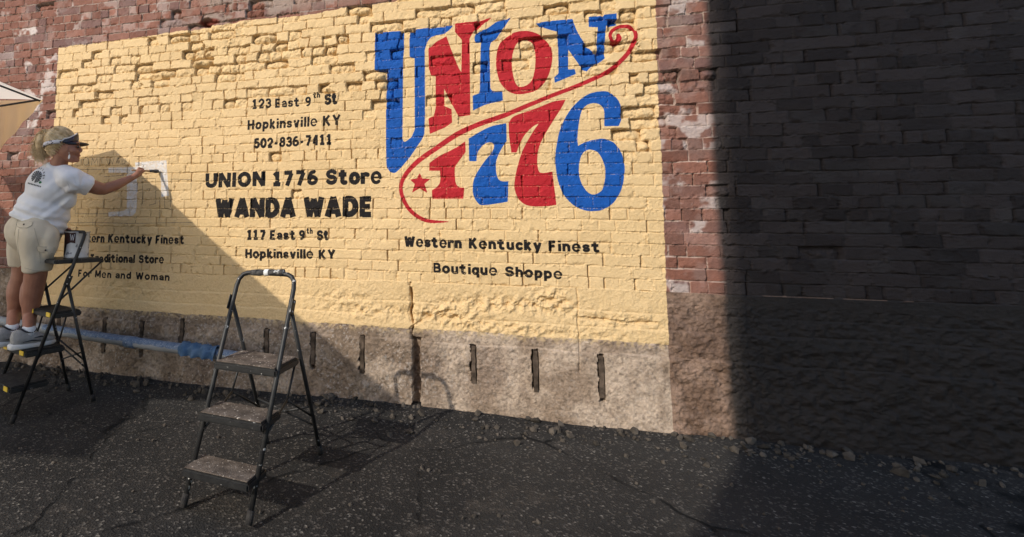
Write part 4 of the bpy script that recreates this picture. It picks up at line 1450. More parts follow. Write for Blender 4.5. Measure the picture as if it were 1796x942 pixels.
def half_shell(bm, pts, r, a0, a1, seed, n=14):
    """a skin over the upper side of the pipe with a ragged edge"""
    rnd = random.Random(seed)
    dense = []
    for a, b_ in zip(pts, pts[1:]):
        k = max(2, int((b_ - a).length / 0.02))
        dense += [a.lerp(b_, t / k) for t in range(k)]
    dense.append(pts[-1])
    prev = None
    for i, p in enumerate(dense):
        t = (dense[min(i + 1, len(dense) - 1)] - dense[max(i - 1, 0)]).normalized()
        sd = t.cross(UP).normalized()
        u_ = sd.cross(t).normalized()
        j0, j1 = a0 + rnd.uniform(-9, 9), a1 + rnd.uniform(-9, 9)
        cur = [bm.verts.new(p + (u_ * math.cos(rad(q)) + sd * math.sin(rad(q))) * (r + rnd.uniform(-.001, .0015))) for q in np.linspace(j0, j1, n)]
        if prev:
            for k in range(n - 1):
                bm.faces.new((prev[k], cur[k], cur[k + 1], prev[k + 1]))
        prev = cur


m_bluep = noisy('blue_overspray_skin', (0.045, 0.090, 0.175), (0.13, 0.175, 0.25), 40, 0.5, 0.4, bump=0.003, bscale=90, chips=(0.26, 0.29, 0.33), chip_scale=120, chip_lo=0.58, chip_hi=0.66)
bm = bmesh.new()
half_shell(bm, pc[2:], 0.0402, -105, 80, 3)
from_bm('blue_coat', bm, m_bluep, pipe, True)
for i in (1, 4):
    t = (pc[i + 1] - pc[i]).normalized()
    bm = bmesh.new()
    tube(bm, [pc[i] - t * 0.05, pc[i] - t * 0.045, pc[i] + t * 0.045, pc[i] + t * 0.05], [0.040, 0.045, 0.045, 0.040], 16)
    from_bm('coupling', bm, m_pipe if i == 1 else m_bluep, pipe, True)
# a crumpled blue cloth lies over the pipe by the second ladder
bm = bmesh.new()
NU, NV = 26, 16
gridv = []
for i in range(NU):
    row = []
    c = pc[5] + (pc[7] - pc[5]) * (0.06 + 0.42 * i / (NU - 1))
    t = (pc[7] - pc[5]).normalized()
    sd = t.cross(UP).normalized()
    for j in range(NV):
        a = rad(-115 + 215 * j / (NV - 1))
        rr = 0.052 + 0.014 * math.sin(i * 0.9 + j * 0.5) * math.sin(j * 0.7 + 1) + random.uniform(-.004, .004)
        v = c + UP * math.cos(a) * rr + sd * math.sin(a) * rr * 1.1
        if abs(a) > rad(85):
            v = v - UP * 0.02
        row.append(bm.verts.new(v))
    gridv.append(row)
for i in range(NU - 1):
    for j in range(NV - 1):
        bm.faces.new((gridv[i][j], gridv[i + 1][j], gridv[i + 1][j + 1], gridv[i][j + 1]))
cloth = from_bm('rag', bm, noisy('blue_cloth', (0.040, 0.085, 0.165), (0.085, 0.14, 0.225), 18, 0.9, 0.1, bump=0.003, bscale=70), None, True)
put(cloth, 'crumpled blue rag lying over the pipe beside the empty ladder', 'rag')
bpy.context.view_layer.update()

# ------------------------------------------------------------------ the painter
def ell(bm, c, ax, seg=20):
    """ellipsoid with half axes given as vectors"""
    a, b_, d = ax
    M = Matrix(((a.x, b_.x, d.x, c.x), (a.y, b_.y, d.y, c.y), (a.z, b_.z, d.z, c.z), (0, 0, 0, 1)))
    bmesh.ops.create_uvsphere(bm, u_segments=seg, v_segments=seg // 2 + 2, radius=1.0, matrix=M)


def cone(bm, p0, r0, p1, r1, n=18, ball=(True, True)):
    tube(bm, [p0, p1], [r0, r1], n)
    for p, r, f in ((p0, r0, ball[0]), (p1, r1, ball[1])):
        if f:
            bmesh.ops.create_uvsphere(bm, u_segments=n, v_segments=n // 2, radius=r, matrix=Matrix.Translation(p))


def chain(bm, pts):
    for (p0, r0), (p1, r1) in zip(pts, pts[1:]):
        cone(bm, p0, r0, p1, r1)


def skin_of(bm, voxel, smooth_n=6, factor=0.5):
    """one continuous surface round all the pieces in bm"""
    me = bpy.data.meshes.new('tmp')
    bmesh.ops.recalc_face_normals(bm, faces=bm.faces[:])
    bm.to_mesh(me)
    bm.free()
    o = bpy.data.objects.new('tmp', me)
    C.objects.link(o)
    r = o.modifiers.new('r', 'REMESH')
    r.mode = 'VOXEL'
    r.voxel_size = voxel
    s = o.modifiers.new('s', 'SMOOTH')
    s.iterations = smooth_n
    s.factor = factor
    bpy.context.view_layer.update()
    dg = bpy.context.evaluated_depsgraph_get()
    out = bpy.data.meshes.new_from_object(o.evaluated_get(dg))
    bpy.data.objects.remove(o)
    bpy.data.meshes.remove(me)
    return out


def bm_of(me):
    b_ = bmesh.new()
    b_.from_mesh(me)
    return b_


m_skin = noisy('tanned_skin', (0.27, 0.122, 0.078), (0.33, 0.155, 0.102), 14, 0.5, 0.35, bump=0.0008, bscale=120)
m_skin.node_tree.nodes['Principled BSDF'].inputs['Subsurface Weight'].default_value = 0.08
m_skin.node_tree.nodes['Principled BSDF'].inputs['Subsurface Radius'].default_value = (0.012, 0.005, 0.003)
m_shirt = noisy('pale_grey_jersey', (0.68, 0.69, 0.73), (0.76, 0.77, 0.81), 6, 0.9, 0.1, bump=0.0012, bscale=160)
m_short = noisy('khaki_cotton', (0.54, 0.475, 0.375), (0.62, 0.55, 0.44), 7, 0.9, 0.1, bump=0.0012, bscale=180)
m_seam = noisy('khaki_seam', (0.33, 0.29, 0.23), (0.38, 0.34, 0.27), 20, 0.9, 0.1)
m_hair = noisy('blond_hair', (0.46, 0.33, 0.17), (0.78, 0.62, 0.40), 26, 0.55, 0.35)
m_navy = noisy('navy_print_cloth', (0.010, 0.013, 0.030), (0.016, 0.020, 0.045), 30, 0.35, 0.5, chips=(0.025, 0.05, 0.20), chip_scale=75, chip_lo=0.57, chip_hi=0.60)
m_brim = noisy('navy_brim', (0.010, 0.011, 0.018), (0.018, 0.020, 0.032), 20, 0.4, 0.5)
m_white = noisy('white_cloth', (0.66, 0.66, 0.68), (0.76, 0.76, 0.77), 20, 0.8, 0.2)
m_floral = noisy('white_floral_band', (0.62, 0.61, 0.65), (0.72, 0.70, 0.74), 20, 0.8, 0.2, chips=(0.02, 0.02, 0.05), chip_scale=55, chip_lo=0.52, chip_hi=0.54)
m_grey = noisy('grey_shoe_mesh', (0.25, 0.245, 0.24), (0.34, 0.33, 0.32), 40, 0.8, 0.2, bump=0.001, bscale=300)
m_sole = noisy('pale_sole', (0.52, 0.52, 0.52), (0.62, 0.62, 0.61), 12, 0.6, 0.3)
m_dark = noisy('dark_shoe_trim', (0.015, 0.016, 0.022), (0.03, 0.03, 0.038), 20, 0.6, 0.3)

woman = empty('person', (rail1(STEP1, .5).x, rail1(STEP1, .5).y, STEP1),
              'person in a pale T-shirt, khaki shorts and navy visor, painting from the step ladder', 'person')
foot_z = STEP1 + 0.004



def at_height(x, y, z):
    a, b_ = P(x, y, 1.0) - CAMP, None
    return CAMP + a * ((z - CAMP.z) / a.z)


# joints
hipN, hipF = P(66, 415, 3.61), P(46, 413, 3.82)
kneeN, kneeF = P(63, 481, 3.61), P(41, 478, 3.81)
calfN, calfF = P(56, 520, 3.63), P(31, 516, 3.80)
lowN, lowF = P(52, 556, 3.63), P(25, 552, 3.80)
ankN, ankF = at_height(50.5, 581, foot_z + 0.105), at_height(21, 577, foot_z + 0.105)
pel, bel, che, sho = P(60, 412, 3.74), P(76, 368, 3.75), P(92, 328, 3.765), P(104, 305, 3.78)
shN, shF = P(127, 316, 3.64), P(94, 306, 3.95)
elb, wri = P(182, 332, 3.79), P(233, 311, 3.95)
elF, wrF = P(98, 370, 4.06), P(106, 404, 3.96)
lean_ax = (che - bel).normalized()
fw2 = (fwd - lean_ax * fwd.dot(lean_ax)).normalized()
lf2 = lean_ax.cross(fw2) if lean_ax.cross(fw2).dot(lft) > 0 else -lean_ax.cross(fw2)

# --- head frame: profile to the right, a little turned towards the wall and down
hf = (rgt * math.cos(rad(8)) + view * math.sin(rad(8)) - UP * 0.10).normalized()
hl = Vector((-hf.y, hf.x, 0)).normalized()
hu = hl.cross(hf) * -1 if hl.cross(hf).z < 0 else hl.cross(hf)
HZ = 3.74


def H(x, y, side=0.0):
    """a point of the head in the middle plane seen at pixel (x, y), moved sideways by side metres (positive: her left)"""
    return P(x, y, HZ) + hl * side


bm = bmesh.new()
# torso core, hidden in the clothes
ell(bm, pel, (lft * 0.185, fwd * 0.155, UP * 0.12))
ell(bm, bel, (lf2 * 0.175, fw2 * 0.145, lean_ax * 0.15))
ell(bm, che, (lf2 * 0.185, fw2 * 0.135, lean_ax * 0.15))
ell(bm, sho, (lf2 * 0.17, fw2 * 0.085, lean_ax * 0.07))
# neck and head
cone(bm, P(98, 303, 3.76), 0.066, P(108, 275, 3.745), 0.054)
ell(bm, H(108, 250), (hf * 0.094, hl * 0.074, hu * 0.100))
ell(bm, H(122, 263), (hf * 0.075, hl * 0.060, hu * 0.082))
ell(bm, H(126, 277), (hf * 0.055, hl * 0.046, hu * 0.036))
ell(bm, H(134.0, 281), (hf * 0.022, hl * 0.024, hu * 0.018))
ell(bm, H(136.5, 251.5), (hf * 0.014, hl * 0.040, hu * 0.014))
cone(bm, H(138.6, 256), 0.0075, H(143.6, 264.4), 0.0085, 12)
ell(bm, H(141.6, 266.0), (hf * 0.010, hl * 0.014, hu * 0.0075))
ell(bm, H(138.4, 271.3), (hf * 0.0105, hl * 0.020, hu * 0.0058))
ell(bm, H(137.8, 274.8), (hf * 0.0105, hl * 0.018, hu * 0.0060))
ell(bm, H(135.5, 268), (hf * 0.018, hl * 0.034, hu * 0.026))
ell(bm, H(128, 266, -0.040), (hf * 0.032, hl * 0.022, hu * 0.024))
ell(bm, H(128, 266, 0.040), (hf * 0.032, hl * 0.022, hu * 0.024))
# ears
for s in (-1, 1):
    ell(bm, H(115.5, 262.0, s * 0.070), (hf * 0.015, hl * 0.008, hu * 0.030), 12)
# legs
chain(bm, [(hipN, 0.100), (kneeN, 0.076), (calfN, 0.070), (lowN, 0.048), (ankN, 0.037), (ankN - UP * 0.06, 0.038)])
chain(bm, [(hipF, 0.105), (kneeF, 0.078), (calfF, 0.070), (lowF, 0.049), (ankF, 0.038), (ankF - UP * 0.06, 0.038)])
ell(bm, P(50.0, 516, 3.625), (rgt * 0.058, view * 0.058, UP * 0.13))
ell(bm, P(25.5, 512, 3.80), (rgt * 0.055, view * 0.058, UP * 0.13))
# near arm
chain(bm, [(shN, 0.070), (P(155, 325, 3.715), 0.055), (elb, 0.044), (P(203, 325, 3.855), 0.040), (wri, 0.0245)])
ell(bm, P(165, 330, 3.74), ((elb - shN).normalized() * 0.09, UP * 0.046, view * 0.044))
# far arm, down to the ladder's handle
chain(bm, [(shF, 0.066), (elF, 0.045), (wrF, 0.027)])

# near hand round the brush
BT = WV(278, 300.5, 0.012)                        # bristle tip on the wall
BH = P(231, 298.5, 3.955)                         # free end of the handle
bdir = (BT - BH).normalized()
kn = P(247, 302.5, 4.005)
ell(bm, wri.lerp(kn, 0.62), ((kn - wri).normalized() * 0.043, UP * 0.031, view * 0.017), 14)
cone(bm, wri, 0.0235, wri.lerp(kn, 0.5), 0.026, 12)
onb = lambda t: BH + bdir * t
tb = (P(252, 299.5, 4.03) - BH).dot(bdir)
side = bdir.cross(UP).normalized()
if side.dot(CAMP - kn) < 0:
    side = -side
bup = side.cross(bdir)
if bup.z < 0:
    bup = -bup
for i in range(4):
    t0 = tb - 0.030 + i * 0.0175 * -0.0 + (0.024 - i * 0.017)
    base = wri.lerp(kn, 1.0) + UP * (0.016 - 0.012 * i) + side * 0.004
    mid_ = onb(t0 + 0.012) - bup * (0.006 + 0.010 * i) + side * (0.022 - 0.002 * i)
    tip_ = onb(t0 + 0.002) - bup * (0.015 + 0.003 * i) + side * 0.004
    chain(bm, [(base, 0.0098), (mid_, 0.0088), (tip_, 0.0076)])
chain(bm, [(wri.lerp(kn, 0.45) + UP * 0.022, 0.012), (onb(tb - 0.028) + bup * 0.020, 0.0102), (onb(tb + 0.012) + bup * 0.011 + side * 0.003, 0.0085)])
# far hand closed round the ladder's handle
hb = rail1(TOP1.z, 0.86)
hb = hb.copy()
ell(bm, wrF.lerp(hb + UP * 0.012, 0.75), ((hb - wrF).normalized() * 0.045, lft * 0.040, fwd * 0.018), 14)
cone(bm, wrF, 0.026, wrF.lerp(hb, 0.5), 0.028, 12)
for i in range(4):
    o_ = lft * (-0.030 + 0.019 * i)
    chain(bm, [(hb + o_ + UP * 0.026 - fwd * 0.004, 0.0098), (hb + o_ + UP * 0.016 + fwd * 0.024, 0.009), (hb + o_ - UP * 0.014 + fwd * 0.022, 0.0082), (hb + o_ - UP * 0.022 + fwd * 0.004, 0.0075)])
chain(bm, [(hb - lft * 0.036 + UP * 0.010 - fwd * 0.020, 0.011), (hb - lft * 0.040 - UP * 0.018 - fwd * 0.010, 0.0095)])
body_me = skin_of(bm, 0.0052, 8, 0.5)
body_me.polygons.foreach_set('use_smooth', [True] * len(body_me.polygons))
body = link('body', body_me, woman, m_skin)

# --- face details
for s in (-1, 1):
    bm = bmesh.new()
    bmesh.ops.create_uvsphere(bm, u_segments=14, v_segments=10, radius=0.0105, matrix=Matrix.Translation(H(135.4, 258.4, s * 0.029)))
    from_bm('eye', bm, noisy('dark_eye', (0.02, 0.014, 0.01), (0.05, 0.035, 0.028), 60, 0.25, 0.5), body, True)
    bm = bmesh.new()
    tube(bm, [H(130.5, 254.0, s * 0.050), H(135.0, 252.8, s * 0.043), H(138.4, 253.6, s * 0.026)], [0.0015, 0.0028, 0.002], 6)
    from_bm('eyebrow', bm, noisy('brown_eyebrow', (0.10, 0.06, 0.035), (0.14, 0.09, 0.05), 40, 0.8), body, True)
bm = bmesh.new()
ell(bm, H(139.2, 273.1), (hf * 0.0095, hl * 0.0175, hu * 0.0052), 12)
from_bm('lips', bm, noisy('muted_lips', (0.26, 0.075, 0.06), (0.32, 0.10, 0.08), 40, 0.5), body, True)
bm = bmesh.new()
tube(bm, [H(117.0, 269.0, -0.082), H(117.2, 272.0, -0.084)], 0.0012, 6)
ell(bm, H(117.2, 277.0, -0.084), (hf * 0.007, hl * 0.004, hu * 0.019), 10)
from_bm('earring', bm, noisy('white_earring', (0.70, 0.70, 0.68), (0.80, 0.80, 0.78), 30, 0.3, 0.5), body, True)

# --- shirt
bm = bmesh.new()
ell(bm, bel - lean_ax * 0.085, (lf2 * 0.226, fw2 * 0.186, lean_ax * 0.15))
ell(bm, bel, (lf2 * 0.216, fw2 * 0.182, lean_ax * 0.16))
ell(bm, che, (lf2 * 0.212, fw2 * 0.165, lean_ax * 0.165))
ell(bm, P(84, 335, 3.75), (lf2 * 0.20, fw2 * 0.15, lean_ax * 0.14))
ell(bm, P(112, 345, 3.73), (lf2 * 0.12, fw2 * 0.085, lean_ax * 0.10))
ell(bm, sho, (lf2 * 0.198, fw2 * 0.108, lean_ax * 0.082))
cone(bm, P(97, 306, 3.76), 0.098, P(103, 291, 3.75), 0.072, ball=(False, False))
cone(bm, sho + (shN - sho) * 0.4, 0.090, shN, 0.090)
cone(bm, shN, 0.090, P(157, 326.5, 3.722), 0.079, ball=(True, False))
cone(bm, sho + (shF - sho) * 0.4, 0.086, shF, 0.086)
cone(bm, shF, 0.086, shF.lerp(elF, 0.55), 0.075, ball=(True, False))
sm = skin_of(bm, 0.0085, 7, 0.5)
bm = bm_of(sm)
# soft folds: they run from the armpit and gather above the hem
arm_p, hem_p = P(138, 334, 3.66), P(40, 372, 3.68)
bm.normal_update()
for v in bm.verts:
    x_, y_ = pix(v.co)
    d1 = (v.co - arm_p).length
    w1 = math.exp(-(d1 / 0.26) ** 2)
    ang = math.atan2(y_ - 330, x_ - 140)
    f = 0.0050 * w1 * math.sin(ang * 7 + 0.5) * min(1, d1 / 0.10) * (1.0 if x_ < 138 else max(0.0, 1 - (x_ - 138) / 14))
    tt = (y_ - (376 + (x_ - 18) * 0.36))
    f += 0.0065 * math.exp(-((tt + 12) / 16) ** 2) * math.sin(tt * 0.42 + x_ * 0.05 + 1.2 * math.sin(x_ * 0.07))
    f += 0.0055 * math.sin(x_ * 0.10 + y_ * 0.19 + 0.8 * math.sin(x_ * 0.06)) * math.sin(y_ * 0.06 + 1)
    dd = (x_ - 135) * 0.62 + (y_ - 336) * 0.78                    # long folds from the armpit down across the back
    al = -(x_ - 135) * 0.78 + (y_ - 336) * 0.62
    if al > 0:
        f += 0.0065 * math.sin(dd * 0.45 + al * 0.02) * math.exp(-(dd / 26) ** 2) * min(1, al / 20) * math.exp(-(al / 75) ** 2)
    f += 0.0075 * math.exp(-((y_ - 352 + (x_ - 100) * 0.30) / 9) ** 2) * math.exp(-((x_ - 112) / 30) ** 2) * -1
    v.co += v.normal * f
# hem: cut along a slanted plane that drops to the front
h0, h1 = P(18, 378, 3.70), P(110, 411, 3.70)
hn = (h1 - h0).cross(view + UP * 0.05).normalized()
if hn.z > 0:
    hn = -hn
bmesh.ops.bisect_plane(bm, geom=bm.verts[:] + bm.edges[:] + bm.faces[:], plane_co=h0, plane_no=hn, clear_outer=True)
shirt = from_bm('t_shirt', bm, m_shirt, woman, True)
so = shirt.modifiers.new('cloth', 'SOLIDIFY')
so.thickness = 0.003
so.offset = -1

# --- shorts
bm = bmesh.new()
ell(bm, P(60, 406, 3.74), (lft * 0.215, fwd * 0.188, UP * 0.17))
ell(bm, P(47, 408, 3.70), (lft * 0.135, fwd * 0.125, UP * 0.14))
cone(bm, P(65, 412, 3.61), 0.137, P(64, 476, 3.60), 0.094, ball=(True, False))
cone(bm, P(47, 411, 3.815), 0.133, P(38, 467, 3.81), 0.090, ball=(True, False))
ell(bm, P(83, 424, 3.60), (lft * 0.10, fwd * 0.080, UP * 0.13))
sm = skin_of(bm, 0.009, 6, 0.5)
bm = bm_of(sm)
bm.normal_update()
for v in bm.verts:
    x_, y_ = pix(v.co)
    f = 0.005 * math.sin(x_ * 0.16 + 0.6 * math.sin(y_ * 0.09)) * min(1, max(0, (y_ - 400) / 40))
    f += 0.004 * math.sin((y_ + x_ * 0.6) * 0.22) * math.exp(-((y_ - 440) / 18) ** 2) * math.exp(-((x_ - 92) / 16) ** 2)
    f += 0.003 * math.sin(x_ * 0.05 + y_ * 0.13)
    v.co += v.normal * f
shorts = from_bm('shorts', bm, m_short, woman, True)
from mathutils.bvhtree import BVHTree


def bvh_of(o):
    b_ = bmesh.new()
    b_.from_mesh(o.data)
    t = BVHTree.FromBMesh(b_)
    b_.free()
    return t


def mesh_world(o):
    return o.matrix_parent_inverse if o.parent else Matrix()


bpy.context.view_layer.update()


def on_cloth(tree, x, y, lift=0.003):
    """the point of a garment seen at pixel (x, y)"""
    d = (P(x, y, 1.0) - CAMP).normalized()
    h = tree.ray_cast(CAMP, d)
    if h[0] is None:
        return None
    return h[0] + h[1] * lift * (1 if h[1].dot(d) < 0 else -1)


ts = bvh_of(shorts)


def flap(pts, name):
    q = [on_cloth(ts, *p, 0.004) for p in pts]
    if any(p is None for p in q):
        return
    bm = bmesh.new()
    c = on_cloth(ts, sum(p[0] for p in pts) / len(pts), sum(p[1] for p in pts) / len(pts), 0.007)
    vs = [bm.verts.new(p) for p in q]
    vc = bm.verts.new(c)
    for a, b_ in zip(vs, vs[1:] + vs[:1]):
        bm.faces.new((a, b_, vc))
    fl = from_bm(name, bm, m_short, shorts, True)
    bm = bmesh.new()
    tube(bm, q + [q[0]], 0.0016, 5)
    from_bm('seam', bm, m_seam, fl)
    bm = bmesh.new()
    bmesh.ops.create_uvsphere(bm, u_segments=8, v_segments=6, radius=0.006, matrix=Matrix.Translation(c))
    from_bm('button', bm, m_dark, fl)


flap([(64.5, 432), (80, 433), (96, 434.5), (95, 443), (88, 445), (74, 443), (66, 440)], 'pocket_flap')
flap([(30, 390), (42, 388), (57, 390), (56, 396), (48, 400), (36, 400), (31, 397)], 'pocket_flap')
for line in ([(33, 402), (31, 425), (33, 445), (38, 466)], [(23, 431), (30, 432)], [(36, 379), (30, 388), (24, 420)], [(43, 470), (60, 474.5), (84, 477)], [(60, 400), (68, 430), (72, 470)]):
    q = []
    for a, b_ in zip(line, line[1:]):
        for k in range(5):
            p = on_cloth(ts, a[0] + (b_[0] - a[0]) * k / 5, a[1] + (b_[1] - a[1]) * k / 5, 0.0005)
            if p is not None:
                q.append(p)
    if len(q) > 2:
        bm = bmesh.new()
        tube(bm, q, 0.0013, 5)
        from_bm('seam', bm, m_seam, shorts)

# --- print on the back of the shirt: a round dark emblem of leaves with lettering round it
tt_ = bvh_of(shirt)
m_print = noisy('faded_black_shirt_print', (0.05, 0.055, 0.06), (0.13, 0.135, 0.145), 90, 0.9, 0.1)
m_green = noisy('green_shirt_print', (0.03, 0.16, 0.07), (0.05, 0.22, 0.10), 40, 0.9, 0.1)
ecx, ecy, erx, ery, tl_ = 64.5, 310.0, 8.2, 13.0, rad(38)


def epix(u, v):
    """emblem coordinates (unit disc) to pixels: the disc is seen slanted"""
    return ecx + erx * u * math.cos(tl_) * 1.15 + ery * v * math.sin(tl_) * 0.75, ecy - ery * v * math.cos(tl_) * 0.95 + erx * u * math.sin(tl_) * 0.9


bm = bmesh.new()


def decal_quad(bm, q):
    pts = [on_cloth(tt_, *p, 0.0022) for p in q]
    if all(p is not None for p in pts):
        bm.faces.new([bm.verts.new(p) for p in pts])


for sx_ in (-1, 1):
    for k in range(7):                                  # leaves: dark wedges with pale gaps between them
        a0, a1 = -80 + k * 24 + 2.5, -80 + (k + 1) * 24 - 2.5
        for r0, r1 in ((0.08, 0.5), (0.5, 0.96)):
            for s0, s1_ in ((0, .5), (.5, 1)):
                b0, b1 = a0 + (a1 - a0) * s0, a0 + (a1 - a0) * s1_
                decal_quad(bm, [epix(sx_ * r * math.cos(rad(t)), r * math.sin(rad(t))) for r, t in ((r0, b0), (r1, b0), (r1, b1), (r0, b1))])
from_bm('emblem', bm, m_print, shirt)
bm = bmesh.new()


def arc_word(bm, word, a_start, a_step, rr, h_):
    for i, ch in enumerate(word):
        a = rad(a_start + a_step * i)
        rd = np.array([math.cos(a), math.sin(a)])
        tg = np.array([math.sin(a), -math.cos(a)]) * (1 if a_step < 0 else -1)
        upv = rd if a_step < 0 else -rd
        for pts, _ in glyph_strokes(ch):
            q = [np.array(rd * rr) + tg * (p[0] - 0.2) * h_ + upv * p[1] * h_ for p in pts]
            for p0, p1 in zip(q, q[1:]):
                d = p1 - p0
                n_ = np.array([-d[1], d[0]]) / (np.hypot(*d) + 1e-9) * h_ * 0.10
                decal_quad(bm, [epix(*(p0 - n_)), epix(*(p1 - n_)), epix(*(p1 + n_)), epix(*(p0 + n_))])


GLYPHS['g'] = 'A.19,.37,.19,.265,0,360;L.38,0,.38,.75;A.19,-.02,.19,.22,180,360'
arc_word(bm, 'Springs', 128, -19, 1.22, 0.42)
for k in range(3):
    pass
from_bm('print_lettering', bm, m_print, shirt)
bm = bmesh.new()
for i in range(9):                                      # the small unreadable line under the emblem
    x_ = 49.5 + i * 2.6
    y_ = 321.5 + i * 0.75
    decal_quad(bm, [(x_, y_ - 1.6), (x_ + 1.7, y_ - 1.2), (x_ + 1.6, y_ + 1.4), (x_ - 0.1, y_ + 1.0)])
from_bm('print_line', bm, m_print, shirt)
bm = bmesh.new()
decal_quad(bm, [(68.0, 319), (72.5, 317.5), (73.5, 321), (69.5, 322.5)])
from_bm('print_leaf', bm, m_green, shirt)
# sleeve and neck seams
bm = bmesh.new()
q = [on_cloth(tt_, *p, 0.0004) for p in ((112, 300), (116, 310), (119, 322), (124, 334), (134, 341))]
q = [p for p in q if p is not None]
tube(bm, q, 0.0013, 5)
from_bm('seam', bm, noisy('shirt_seam', (0.48, 0.49, 0.54), (0.52, 0.53, 0.58), 20, 0.9), shirt)

# --- hair: a cap of strands and a frizzy tail
bm = bmesh.new()
ell(bm, H(104.5, 247.5), (hf * 0.105, hl * 0.087, hu * 0.106), 28)
ell(bm, H(97, 262), (hf * 0.070, hl * 0.076, hu * 0.055), 20)
hm = skin_of(bm, 0.006, 4)
bm = bm_of(hm)
# free the face: cut everything before the temple line
bmesh.ops.bisect_plane(bm, geom=bm.verts[:] + bm.edges[:] + bm.faces[:], plane_co=H(117, 256), plane_no=(hf * 1.0 - hu * 0.42).normalized(), clear_outer=True)
bm.normal_update()
for v in bm.verts:
    x_, y_ = pix(v.co)
    v.co += v.normal * (0.0035 * math.sin((y_ - 0.5 * x_) * 1.3) + 0.002 * math.sin(y_ * 2.9 + x_))
hair = from_bm('hair', bm, m_hair, woman, True)


def strand(bm, pts, r):
    tube(bm, pts, [r, r * 0.9, r * 0.7, r * 0.2][:len(pts)] if len(pts) == 4 else [r * (1 - 0.8 * i / (len(pts) - 1)) for i in range(len(pts))], 4, False)


rs_ = random.Random(5)
bm = bmesh.new()
root = H(85, 243)
for i in range(1100):
    u1, u2, u3 = rs_.gauss(0, 1), rs_.gauss(0, 1), rs_.random()
    ln = 0.35 + 0.75 * rs_.random()
    p0 = root + hu * 0.012 * u1 + hl * 0.016 * u2
    p1 = P(74 + 3.6 * u1, 227 + 5 * u2 - 5 * u3, HZ) + hl * 0.030 * rs_.gauss(0, 1)
    tx, ty = 69.5 + 6.0 * rs_.gauss(0, 1), 253 + 6.5 * u2
    p2 = P(tx, ty, HZ) + hl * 0.034 * rs_.gauss(0, 1)
    ex_, ey_ = tx + 4.5 * rs_.gauss(0, 1) + 2.0, 278 + 6.5 * rs_.gauss(0, 1)
    p3 = p2.lerp(P(ex_, ey_, HZ) + hl * 0.034 * rs_.gauss(0, 1), ln)
    pts = []
    w_ = rs_.uniform(0, 6)
    for k in range(9):
        t = k / 8
        b_ = p0 * (1 - t) ** 3 + p1 * 3 * t * (1 - t) ** 2 + p2 * 3 * t * t * (1 - t) + p3 * t ** 3
        b_ = b_ + hf * 0.010 * t * math.sin(w_ + t * 13) + hl * 0.009 * t * math.cos(w_ * 1.7 + t * 9)
        pts.append(b_)
    strand(bm, pts, 0.0034)
ell(bm, P(72.5, 249, HZ), (hf * 0.040, hl * 0.044, hu * 0.080), 12)
from_bm('ponytail', bm, m_hair, hair, True)
bm = bmesh.new()
tube(bm, [root + hu * 0.020 * math.sin(t) + hl * 0.024 * math.cos(t) + hf * 0.002 for t in np.linspace(0, 2 * math.pi, 15)], 0.007, 6, False)
from_bm('hair_tie', bm, noisy('brown_hair_tie', (0.05, 0.03, 0.02), (0.08, 0.05, 0.03), 30, 0.8), hair, True)
bm = bmesh.new()
for i in range(520):                                    # strands combed back over the skull, and loose ones
    a = rs_.uniform(-75, 75)
    f0 = rs_.uniform(0.1, 0.75)
    n0 = (hf * f0 + hu * math.cos(rad(a)) * math.sqrt(1 - f0 * f0) + hl * math.sin(rad(a)) * math.sqrt(1 - f0 * f0))
    c0 = H(104.5, 247.5)
    pts = []
    for k in range(6):
        t = k / 5
        d = n0.lerp((root - c0).normalized(), t).normalized()
        r_ = 1.0 / math.sqrt((d.dot(hf) / 0.107) ** 2 + (d.dot(hl) / 0.089) ** 2 + (d.dot(hu) / 0.108) ** 2)
        pts.append(c0 + d * (r_ + rs_.uniform(-0.001, 0.007)))
    strand(bm, pts, 0.0026)
from_bm('combed_strands', bm, m_hair, hair, True)

# --- visor: a dark printed front that rises to a peak, a brim, and a band that drops behind the head
c0 = H(107, 249)


def on_head(az, el, k=1.0):
    """round the head: az from the face (0) to the back (180), el up in metres"""
    return c0 + hf * math.cos(rad(az)) * 0.116 * k + hl * math.sin(rad(az)) * 0.095 * k + hu * el


rows = []
bm = bmesh.new()
for az in range(-92, 93, 6):
    t = max(0.0, math.cos(rad(az)))
    lo = on_head(az, -0.020 + 0.040 * t, 1.0)
    hi_ = on_head(az, 0.010 + 0.086 * t ** 1.3, 1.0 - 0.13 * t)
    rows.append([bm.verts.new(lo.lerp(hi_, q) + (hf * t * 0.006 * math.sin(q * math.pi))) for q in (0, .33, .66, 1.0)])
for a, b_ in zip(rows, rows[1:]):
    for k in range(3):
        bm.faces.new((a[k], b_[k], b_[k + 1], a[k + 1]))
visor = from_bm('visor', bm, m_navy, woman, True)
vs_ = visor.modifiers.new('cloth', 'SOLIDIFY')
vs_.thickness = 0.004
bm = bmesh.new()
rows = []
for az in range(-84, 85, 6):
    t = max(0.0, math.cos(rad(az)))
    inn = on_head(az, -0.020 + 0.040 * t, 1.0)
    reach = 0.074 * t ** 0.55
    out_ = inn + (hf + hl * math.sin(rad(az)) * 0.25).normalized() * reach + hu * (0.010 * t - 0.008)
    rows.append([bm.verts.new(inn.lerp(out_, q) + hu * 0.006 * math.sin(q * math.pi)) for q in (0, .35, .7, 1.0)])
for a, b_ in zip(rows, rows[1:]):
    for k in range(3):
        bm.faces.new((a[k], b_[k], b_[k + 1], a[k + 1]))
brim = from_bm('brim', bm, m_brim, visor, True)
bs_ = brim.modifiers.new('card', 'SOLIDIFY')
bs_.thickness = 0.009
bm = bmesh.new()
rows = []
